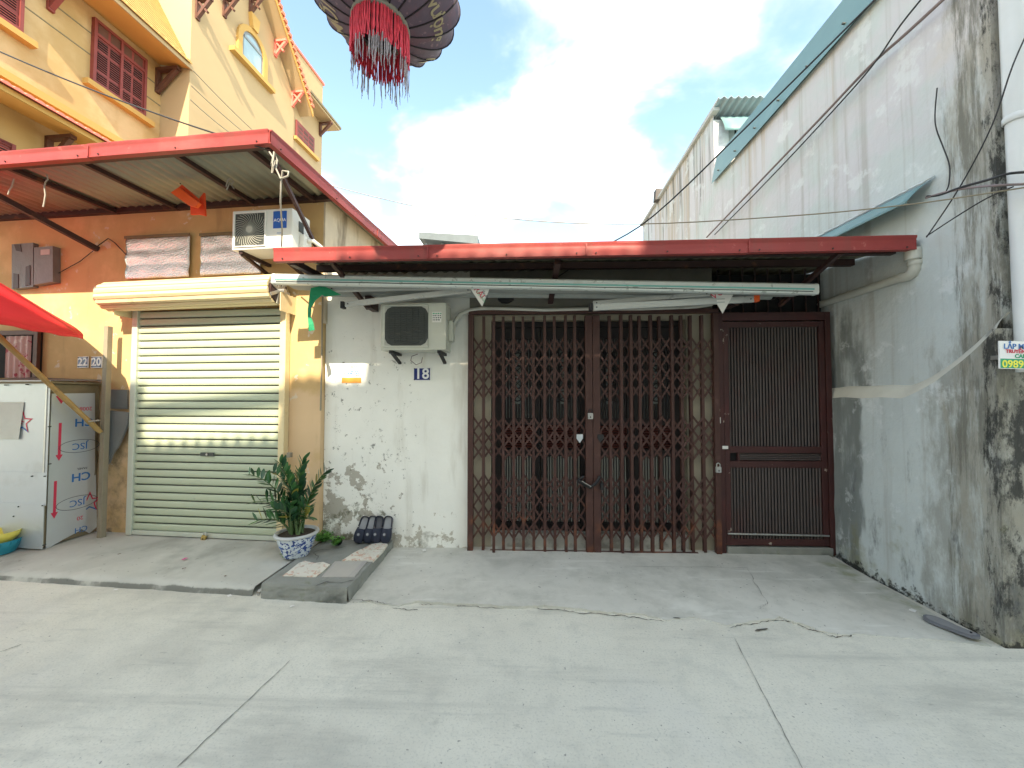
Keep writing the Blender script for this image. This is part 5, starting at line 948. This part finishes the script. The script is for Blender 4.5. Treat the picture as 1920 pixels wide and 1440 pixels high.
# wires on and before the wall
def wire(nm, lab, pts, r_, mat, cat='cable', n=5):
    P = [Vector(p) for p in pts]; out = []
    for i in range(len(P) - 1):                                       # Catmull-Rom through the points
        p0, p1, p2, p3 = P[max(i - 1, 0)], P[i], P[i + 1], P[min(i + 2, len(P) - 1)]
        for k in range(n):
            t_ = k / n; out.append(.5 * ((2 * p1) + (p2 - p0) * t_ + (2 * p0 - 5 * p1 + 4 * p2 - p3) * t_ ** 2 + (3 * p1 - p0 - 3 * p2 + p3) * t_ ** 3))
    return tag(MB().tube(out + [P[-1]], r_, 6).build(nm, mat), lab, cat)
wire('service_cable', 'thin black cable slanting from the teal flashing down to the lintel of number 18', [onY(1700, -60, 2.35), onY(1420, 218, 2.8), onY(1225, 405, 3.2), onY(1120, 470, 3.5), onY(1045, 520, F - .01)], .006, 'cable')
wire('wall_cable', 'thick mauve cable along the grey wall over the red roof', [onX(1800, -30, 2.96), onX(1700, 62, 2.98), onX(1630, 125, 2.98), onX(1540, 220, 2.98), onX(1430, 335, 2.98), onX(1325, 445, 2.98)], .012, 'wire_mauve')
wire('wall_cable', 'black cable lashed under the mauve cable on the grey wall', [onX(1760, -40, 2.90), onX(1690, 45, 2.92), onX(1632, 128, 2.97), onX(1545, 226, 2.965), onX(1440, 338, 2.965), onX(1340, 440, 2.965)], .007, 'cable')
wire('span_wire', 'long thin grey wire spanning the yard from the shop to the downpipe', [onY(612, 346, 4.2), onY(800, 391, 4.0), onY(1000, 414, 3.7), onY(1200, 420, 3.4), onY(1480, 405, 2.95), onY(1700, 384, 2.62), onY(1880, 358, 2.42), onY(1960, 345, 2.35)], .0045, 'post')
wire('joint_cable', 'black spliced cable end hanging down the grey wall', [onX(1757, 165, XW - .03), onX(1753, 215, XW - .03), onX(1756, 243, XW - .04), onX(1768, 275, XW - .03), onX(1780, 310, XW - .03), onX(1779, 345, XW - .04), onX(1772, 362, XW - .05)], .0042, 'cable')
wire('feeder_cable', 'upper dark feeder cable from the downpipe to the teal canopy', [onX(1738, 368, 2.975), onX(1760, 366, 2.975), onX(1800, 352, 2.975), onX(1850, 338, 2.975), onY(1895, 325, 2.40), onY(1960, 322, 2.40)], .008, 'cable')
wire('feeder_cable', 'lower mauve feeder cable from the downpipe to the teal canopy', [onX(1736, 371, 2.975), onX(1775, 360, 2.975), onX(1820, 352, 2.975), onY(1880, 347, 2.40), onY(1960, 344, 2.40)], .008, 'wire_mauve')
wire('drop_wire', 'steep black wire from the downpipe to the red gutter end', [onX(1737, 445, 2.975), onX(1800, 350, 2.975), onX(1860, 235, 2.975), onY(1900, 120, 2.40), onY(1950, 10, 2.40)], .0042, 'cable')
wire('drop_wire', 'short grey wire from the gutter end up to the mouldy corner', [onX(1737, 443, 2.975), onX(1795, 405, 2.975), onX(1850, 372, 2.975), onY(1900, 350, 2.40)], .0042, 'cable')

# ------------------------------------------------------------------ far roof terrace over the red gutter
o = thing('roof_shelter', 'far grey roof shelter showing above the red gutter', 'shelter', (-1.9, 13, 0)); p0, p1 = onY(788, 435, 13), onY(893, 441, 13)
MB().box(p0.x, p1.x, 13.2, 17, -.05, p0.z - .75).build('house_body', 'shelter', o); MB().hexa([(p0.x - .05, 13, p0.z - .22), (p1.x + .05, 13, p1.z - .3), (p1.x + .05, 17, p1.z - .3), (p0.x - .05, 17, p0.z - .2), (p0.x - .05, 13, p0.z), (p1.x + .05, 13, p1.z), (p1.x + .05, 17, p1.z + .1), (p0.x - .05, 17, p0.z + .1)]).build('roof', 'shelter', o)
for i in range(4): x = p0.x + .1 + (p1.x - p0.x - .2) * i / 3; MB().box(x, x + .07, 13.25, 13.32, p0.z - .76, p0.z - .28).build('post', 'alu_frame', o)
for i in range(14): x = p0.x + .1 + (p1.x - p0.x - .2) * i / 13; MB().box(x, x + .03, 13.22, 13.24, p0.z - .76, p0.z - .45).build('baluster', 'ink_white', o)

# ================================================================== FESTIVE LANTERN
C0 = onY(714, 52, 2.05); ax = Matrix.Rotation(R(4), 4, 'Y') @ Matrix.Rotation(R(-4), 4, 'X')
ra_, rb_ = .42, .265; CT = Matrix.Translation(C0) @ ax @ Matrix.Translation((0, 0, rb_ * .94))
ln = thing('hanging_lantern', 'large faded purple cloth lantern with red fringe hung over the street', 'lantern', C0 - Vector((0, 0, .36)))
NR = 20
def lsurf(lon, lat, k=1.0):
    fr_ = (lon / (2 * math.pi) * NR) % 1; pin = 1 - .050 * (1 - (2 * fr_ - 1) ** 2) * math.cos(lat); return CT @ Vector((ra_ * k * pin * math.cos(lat) * math.cos(lon), ra_ * k * pin * math.cos(lat) * math.sin(lon), rb_ * k * math.sin(lat)))
la0, la1 = R(-70), R(70)
for k in range(NR):
    mb = MB(); mb.grid(lambda s_, t_: lsurf((k + s_) * 2 * math.pi / NR, la0 + (la1 - la0) * t_), 5, 18); mb.build('panel', 'lant_pale' if k in (13, 16) else 'lant', ln)
    MB().tube([lsurf(k * 2 * math.pi / NR, la0 + (la1 - la0) * j / 18, 1.004) for j in range(19)], .0045, 5, False).build('rib', 'lant_rib', ln)
rg = ra_ * math.cos(la0)
for s_ in (-1, 1): MB(CT @ Matrix.Translation((0, 0, s_ * rb_ * math.sin(-la0)))).lathe([(rg - .002, -.018), (rg + .014, -.016), (rg + .016, .012), (rg - .002, .016), (rg - .010, 0), (rg - .002, -.018)], 36).build('ring', 'lant_ring', ln)
MB(CT @ Matrix.Translation((0, 0, -rb_ * .90))).add([(0, 0, 0)] + [(rg * math.cos(a * R(15)), rg * math.sin(a * R(15)), 0) for a in range(24)], [(0, 1 + a, 1 + (a + 1) % 24) for a in range(24)]).build('base_disc', 'lant_rib', ln)
fr1, fr2 = MB(), MB()
for k in range(230):
    a0 = 2 * math.pi * k / 230 + random.uniform(-.01, .01); p = CT @ Vector(((rg + random.uniform(-.006, .012)) * math.cos(a0), (rg + random.uniform(-.006, .012)) * math.sin(a0), rb_ * math.sin(la0) - .012)); L_ = .175 + random.uniform(-.02, .02); sw = lambda: Vector((random.uniform(-.0018, .0018), random.uniform(-.0018, .0018), 0))
    P_ = [p] + [p - Vector((0, 0, L_ * j / 5)) + sw() * (j / 2) for j in range(1, 6)]; fr1.tube(P_, .0036, 4, False)
    if random.random() < .40:
        q = P_[-1]; L2 = random.uniform(.06, .18); fr2.tube([q] + [q - Vector((0, 0, L2 * j / 4)) + sw() * j * .8 for j in range(1, 5)], [.003, .0022, .0028, .002, .0015], 4, False)
tag(fr1.build('red_fringe', 'fringe', ln), kind='stuff'); tag(fr2.build('faded_fringe', 'fringe_w', ln), kind='stuff')
p = lsurf(R(240), la0); wire_p = [p, p - Vector((.02, 0, .1)), p - Vector((.01, 0, .30))]; MB().tube(wire_p, .0012, 4).build('loose_thread', 'fringe_w', ln)
def lant_text(s_, lon0, lat0, size, turn=0.):
    ca, sa = math.cos(turn), math.sin(turn)
    def fn(v): x, y = v.x * ca - v.y * sa, v.x * sa + v.y * ca; return lsurf(lon0 + x / (ra_ * .85), lat0 + y / .32, 1.012 + v.z)
    letters(s_, size, None, 'lant_gold', ln, fn=fn, depth=.0005, bold=.002)
lant_text('MỚI', R(176), R(-47), .13); lant_text('vượng', R(4), R(-40), .105); lant_text('M', R(58), R(-36), .12)
span('lantern_cable', 'wire above the street carrying the lantern', (-8, 2.3, 4.95), (8, 1.8, 4.95), .22, .007, 'cable'); MB().tube([CT @ Vector((0, 0, rb_ * .9)), CT @ Vector((0, 0, rb_ * .9)) + Vector((0, 0, .45))], .005, 5).build('hanger', 'cable', ln)

# ================================================================== POTTED PLANT
pp_ = onZ(556, 1040, .10); pt = thing('potted_plant', 'glossy dark green plant in a blue and white pot by the shutter', 'plant', pp_); PT = Matrix.Translation(pp_)
pot = MB(PT).lathe([(.0, 0), (.105, 0), (.108, .01), (.125, .05), (.150, .12), (.162, .165), (.166, .185)], 36).build('pot', 'pot', pt)
MB(PT).lathe([(.166, .183), (.182, .188), (.186, .20), (.182, .212), (.165, .214), (.156, .205), (.154, .18)], 36).build('rim', 'pot_rim', pot)
MB(PT).lathe([(.156, .19), (.10, .198), (.0, .20)], 24).build('soil', 'soil', pt)
lf = MB(); vs = []; NLs = 7
for i in range(NLs + 1):
    t_ = i / NLs; wd_ = .0165 * math.sin(math.pi * min(1, t_ * .93 + .04)) ** .75; zc_ = .012 * t_ * t_
    vs += [(t_ * .085, -wd_, zc_ + wd_ * .25), (t_ * .085, 0, zc_), (t_ * .085, wd_, zc_ + wd_ * .25)]
fs = []
for i in range(NLs): b_ = i * 3; fs += [(b_, b_ + 3, b_ + 4, b_ + 1), (b_ + 1, b_ + 4, b_ + 5, b_ + 2)]
def leaf_mesh(mat):
    me = bpy.data.meshes.new('leaf'); me.from_pydata(vs, [], fs); me.polygons.foreach_set('use_smooth', [True] * len(fs)); me.materials.append(M[mat]); return me
LME = [leaf_mesh('leaf'), leaf_mesh('leaf_dark'), leaf_mesh('leaf_old')]
base = pp_ + Vector((0, 0, .2))
stems = [((466, 889), .10, 26), ((526, 868), -.06, 30), ((568, 862), .05, 22), ((612, 884), .0, 20), ((474, 941), -.05, 18), ((512, 884), .12, 20), ((480, 977), -.14, 16), ((498, 934), .02, 18), ((577, 948), -.15, 14), ((549, 918), -.10, 18), ((590, 915), .10, 20), ((536, 900), .14, 22), ((515, 955), -.18, 16), ((560, 890), .16, 20), ((585, 970), -.12, 12), ((545, 945), -.17, 14)]
for (px, py), dy, nl in stems:
    tip = onY(px, py, pp_.y + dy); b0_ = base + Vector((random.uniform(-.06, .06), random.uniform(-.05, .05), -.01)); mid = b0_ + (tip - b0_) * .5 + Vector(((b0_.x - tip.x) * .34, 0, .07 + .25 * abs(tip.x - b0_.x)))
    P_ = [b0_ * (1 - q) ** 2 + mid * 2 * q * (1 - q) + tip * q * q for q in [i / 12 for i in range(13)]]
    so_ = MB().tube(P_, [.011 - .0085 * i / 12 for i in range(13)], 6).build('stem', 'stem', pt)
    side_ = (tip - b0_).cross(Vector((random.uniform(-.4, .4), -1, .25))).normalized()
    for j in range(nl):
        q = .22 + .78 * (j + .5) / nl; p = b0_ * (1 - q) ** 2 + mid * 2 * q * (1 - q) + tip * q * q; tg = ((mid - b0_) * (1 - q) + (tip - mid) * q).normalized()
        s_ = 1 if j % 2 else -1; dr = (side_ * s_ * .85 + tg * (.55 + .5 * q) + Vector((random.uniform(-.2, .2), random.uniform(-.35, .2), random.uniform(-.1, .2)))).normalized()
        up2 = (tg.cross(side_) * .7 + Vector((0, -.5, .6)) + Vector((random.uniform(-.3, .3), 0, 0))).normalized(); yv = up2.cross(dr).normalized(); zv = dr.cross(yv); k = random.uniform(.95, 1.35) * (1.08 - .35 * abs(q - .6))
        mw = Matrix.Translation(p) @ Matrix((dr, yv, zv)).transposed().to_4x4() @ Matrix.Scale(k, 4); lo_ = bpy.data.objects.new('leaf', LME[2 if random.random() < .05 else random.random() < .5]); col.objects.link(lo_); lo_.parent = so_; lo_.matrix_basis = WM[so_].inverted() @ mw
# weeds at the foot of the wall
def weed(label, px, py, z, n, rad):
    c = onZ(px, py, z); mb = MB()
    for i in range(n):
        a0 = random.uniform(0, 2 * math.pi); l_ = rad * random.uniform(.4, 1); hgt = random.uniform(.02, .09); tip = c + Vector((l_ * math.cos(a0), l_ * math.sin(a0) * .7, hgt)); mb.tube([c, c + (tip - c) * .5 + Vector((0, 0, .02)), tip], .0016, 3, False)
        for q in range(6):
            p = c + (tip - c) * (.35 + .65 * q / 5) + Vector((random.uniform(-.012, .012), random.uniform(-.012, .012), random.uniform(0, .012))); d1 = Vector((random.uniform(-1, 1), random.uniform(-1, 1), random.uniform(-.1, .5))).normalized() * random.uniform(.014, .026); d2 = d1.cross(Vector((0, 0, 1))).normalized() * d1.length * .45
            mb.add([p, p + d1 * .5 + d2, p + d1, p + d1 * .5 - d2], [(0, 1, 2, 3)])
    tag(mb.build('weed', 'weed'), label, 'weed')
weed('bushy bright green weed between pot and step', 606, 1016, .10, 80, .11); weed('small green weed growing by the black cup', 630, 1024, .115, 34, .075); weed('tiny green weed in front of the pot', 538, 1049, .08, 16, .05)
# black cup lying on the step
p = onZ(634, 1022, .112); T = Matrix.Translation(p + Vector((0, 0, .04))) @ Matrix.Rotation(R(24), 4, 'Z') @ Matrix.Rotation(R(78), 4, 'X'); o = MB(T).lathe([(.0, -.03), (.030, -.03), (.040, .05), (.036, .05), (.027, -.02), (.0, -.02)], 20).build('plastic_cup', 'black'); tag(o, 'black plastic cup tipped over on the step', 'cup')

# ------------------------------------------------------------------ four slip-on shoes leaning on the wall
FT = [(0, .012), (.02, .026), (.06, .038), (.13, .047), (.24, .0525), (.36, .052), (.5, .046), (.65, .0415), (.8, .041), (.9, .038), (.96, .030), (.99, .018), (1, .008)]
def foot(t_, side):
    for (a, p), (b, q) in zip(FT[:-1], FT[1:]):
        if t_ <= b: k = (t_ - a) / (b - a); k = k * k * (3 - 2 * k) if False else k; return (p + (q - p) * max(0, k)) * (1.04 if side * (t_ - .5) < 0 else .97)
    return .008
def shoe(label, px, py, tilt, insole, mirror, Ltot=.255):
    heel = onZ(px, py, .108); yb = F - .115; o = thing('slip_on_shoe', label, 'shoe', (heel.x, yb, .100), 0, 'shoes leaning on the white wall')
    lean = math.atan2(.085, .235); T = Matrix.Translation((heel.x, yb, .103)) @ Matrix.Rotation(tilt, 4, 'Y') @ Matrix.Rotation(-lean, 4, 'X')      # local: z = toe -> heel, -y = upper, x = width
    oc = [(foot(i / 20, mirror), i / 20 * Ltot) for i in range(21)]; outl = [(a, b) for a, b in oc] + [(-a * .96, b) for a, b in reversed(oc)]
    so_ = MB(T).prism(outl, lambda a, b: (a, .014, b), lambda a, b: (a * .97, -.010, b), True).build('sole', 'shoe_sole', o)
    def upper(s_, t_):                                                # s across 0..1, t along the vamp
        tt = .01 + .56 * t_; w_ = foot(tt, mirror) * 1.0; a = math.pi * s_; hgt = .058 * math.sin(math.pi * min(.5, .10 + tt * .95)) ; cut = (.10 * math.sin(math.pi * s_) ** 2) * (t_ > .99)
        return (w_ * math.cos(a), -.008 - hgt * math.sin(a) ** .8, (tt - cut) * Ltot)
    MB(T).grid(upper, 14, 12).build('upper', 'shoe', o, solid=.004)
    def collar(s_, t_):
        th = R(-40) + R(260) * s_; tt = .60 + .40 * math.sin(min(math.pi, max(0, (s_) * math.pi))) ** .55; sx = math.cos(math.pi * s_); w_ = foot(min(.995, tt), mirror) * (1 if abs(sx) > .5 else 1); return (w_ * sx / max(abs(sx), .30) if abs(sx) > .30 else w_ * sx / .30, -.008 - .030 * t_ * (.55 + .45 * math.sin(math.pi * s_)), tt * Ltot)
    MB(T).grid(collar, 24, 3).build('heel_collar', 'shoe', o, solid=.005)
    ins = [(foot(.45 + i * .027, mirror) * .74, (.45 + i * .027) * Ltot) for i in range(20)]; MB(T).prism([(a, b) for a, b in ins] + [(-a, b) for a, b in reversed(ins)], lambda a, b: (a, -.0105, b), lambda a, b: (a, -.013, b)).build('insole', insole, o)
    ez = .32 * Ltot; eh = .066; MB(T).tube([(0, -.06, ez), (0, -.071, ez)], .0155, 16).build('emblem', 'shoe_in2', o); MB(T).tube([(0, -.071, ez), (0, -.0725, ez)], .011, 12).build('emblem_centre', 'shoe_in', o)
shoe('leftmost dark slip-on shoe leaning askew on the white wall', 671, 1017, .22, 'shoe_in', 1); shoe('dark slip-on shoe with pale insole beside the askew one', 690, 1017, .12, 'shoe_in', -1)
shoe('dark slip-on shoe with pale band, third along the wall', 706, 1017, .03, 'shoe_in2', 1); shoe('navy slip-on shoe nearest the edge of the step', 724, 1016, .04, 'shoe_in', -1)
# flip-flop on the right
a, b = onZ(1757, 1156, .02) + Vector((-.085, 0, 0)), onZ(1868, 1201, .02) + Vector((-.10, 0, 0)); dirf = (b - a); Lf = dirf.length; T = Matrix.Translation(a) @ Matrix.Rotation(math.atan2(dirf.y, dirf.x), 4, 'Z')
o = thing('flip_flop', 'lone grey flip-flop sole lying by the mouldy wall', 'flip-flop', a); oc = [(i / 24, foot(i / 24, 1) * 1.02) for i in range(25)]; outl = [(t_ * Lf, w_) for t_, w_ in oc] + [(t_ * Lf, -w_) for t_, w_ in reversed(oc)]
MB(T).prism(outl, lambda x, y: (x, y, -.006 + .012 * (x / Lf) ** 3), lambda x, y: (x, y * .98, .012 + .012 * (x / Lf) ** 3), True).build('sole', 'flip', o); ins = [(.06 * Lf + t_ * Lf * .88, w_ * .82) for t_, w_ in oc]; MB(T).prism(ins + [(x, -w_) for x, w_ in reversed(ins)], lambda x, y: (x, y, .0125 + .012 * (x / Lf) ** 3), lambda x, y: (x, y, .0145 + .012 * (x / Lf) ** 3)).build('footbed', 'flip_in', o)
MB(T).tube([(.86 * Lf, 0, .016), (.86 * Lf, 0, .030)], .006, 8).build('plug', 'black', o)
# litter
def scrap(nm, label, px, py, z, mat, s_, cat='litter'):
    c = onZ(px, py, z); mb = MB(Matrix.Translation(c) @ Matrix.Rotation(random.uniform(0, 6), 4, 'Z')); mb.grid(lambda a, b: ((a - .5) * s_ * 1.5 + .2 * s_ * noise.noise(Vector((a * 3, b * 3, px))), (b - .5) * s_ + .2 * s_ * noise.noise(Vector((a * 3 + 9, b * 3, px))), .002 + .35 * s_ * abs(noise.noise(Vector((a * 4, b * 4, py))))), 5, 4); tag(mb.build(nm, mat), label, cat)
scrap('petal', 'magenta petal on the pavement before the shutter', 347, 1048, .085, 'petal', .028, 'petal')
scrap('paper_scrap', 'crumpled white scrap at the foot of the white wall', 795, 1032, .03, 'litter', .035, 'scrap'); scrap('paper_scrap', 'white scrap on the street before the concrete step', 548, 1137, .002, 'litter', .02, 'scrap'); scrap('paper_scrap', 'white scrap below the pavement edge by the step corner', 430, 1117, .002, 'litter', .026, 'scrap'); scrap('paper_scrap', 'white scrap in the gutter line of the pavement', 217, 1106, .002, 'litter', .02, 'scrap')
scrap('dry_leaf', 'dry brown leaf on the pavement near the petal', 345, 1066, .08, 'dry', .018, 'leaf'); scrap('dry_leaf', 'dark leaf scrap on the pavement before the shutter rail', 224, 1039, .085, 'dry', .016, 'leaf'); scrap('dry_leaf', 'dark leaf scrap towards the kerb of the pavement', 423, 1080, .072, 'dry', .014, 'leaf'); scrap('pebble', 'pale chip of plaster beside the flip-flop', 1712, 1145, .012, 'litter', .035, 'chip'); scrap('pebble', 'small plaster chip at the flip-flop tip', 1735, 1156, .010, 'litter', .02, 'chip')
for i, (px, py) in enumerate(((493, 1117), (497, 1112), (488, 1111), (484, 1116), (502, 1120))): c = onZ(px, py, .0); s_ = .012 + .006 * (i % 3); mb = MB(Matrix.Translation(c + Vector((0, 0, s_ * .4))) @ Matrix.Rotation(i * 1.3, 4, 'X')); mb.lathe([(0, -s_), (s_ * .8, -s_ * .4), (s_, s_ * .3), (0, s_ * .8)], 6, sm=False); tag(mb.build('rubble', 'threshold'), 'small lump of rubble at the corner of step and kerb', 'rubble', 'rubble at the step corner')

# ================================================================== houses across the street (behind the camera): they shade the ground
def opposite(label, x0, x1, top, corr_edge):
    o = thing('opposite_house', label, 'house', ((x0 + x1) / 2, -4.6, 0)); MB().box(x0, x1, -9, -4.62, -.05, top - .12).build('wall', 'opp', o)
    corr(MB(), lambda y: x0, lambda y: x1, -4.5, -9, lambda x, y: top - .055 + .0 * y, .15, .05 if corr_edge else .02, 2).build('roof_sheet', 'tin', o, solid=.006)
    for i in range(int((x1 - x0) / 2.2)):
        for z in (1.0, 4.2):
            x = x0 + .6 + i * 2.2; w_ = MB().box(x, x + 1.1, -4.66, -4.6, z, z + 1.5).build('window', 'dark_wood', o); MB().box(x + .08, x + 1.02, -4.59, -4.58, z + .08, z + 1.42).build('pane', 'glass', w_)
dy_ = 3.88 + 4.5; kx = math.tan(SUN_AZ) * dy_; kz = math.tan(SUN_EL) * dy_ / math.cos(SUN_AZ)
XS = [-14, -4.0 + kx, -2.42 + kx, -1.62 + kx, 1.15 + kx, 12]
opposite('long house across the street, left of the lowest one', XS[0], XS[1], 1.80 + kz, False); opposite('lowest house across the street with corrugated roof edge', XS[1], XS[2], 1.15 + kz, True); opposite('narrow house across the street beside the lowest one', XS[2], XS[3], 1.78 + kz, False)
opposite('slightly higher house across the street', XS[3], XS[4], 2.0 + kz, False); opposite('tallest house across the street', XS[4], 12, 4.2 + kz, False)
tag(MB().bar((XS[1], -4.55, 1.49 + kz), (XS[2], -4.55, 1.52 + kz), .10, .12).build('shadow_bar', 'galv'), 'unseen bar added over the lowest house across the street to shade the shutter', 'pipe')  # added out of view to cast the dark band across the shutter
for i, (z, y) in enumerate(((7.1, -3.2), (6.6, -2.6), (6.3, -2.5))): span('street_cable', 'overhead street cable behind the viewpoint, ' + ('top', 'middle', 'bottom')[i] + ' one', (-14, y, z + 1.2 * 0), (12, y, z), .25, .022, 'cable')
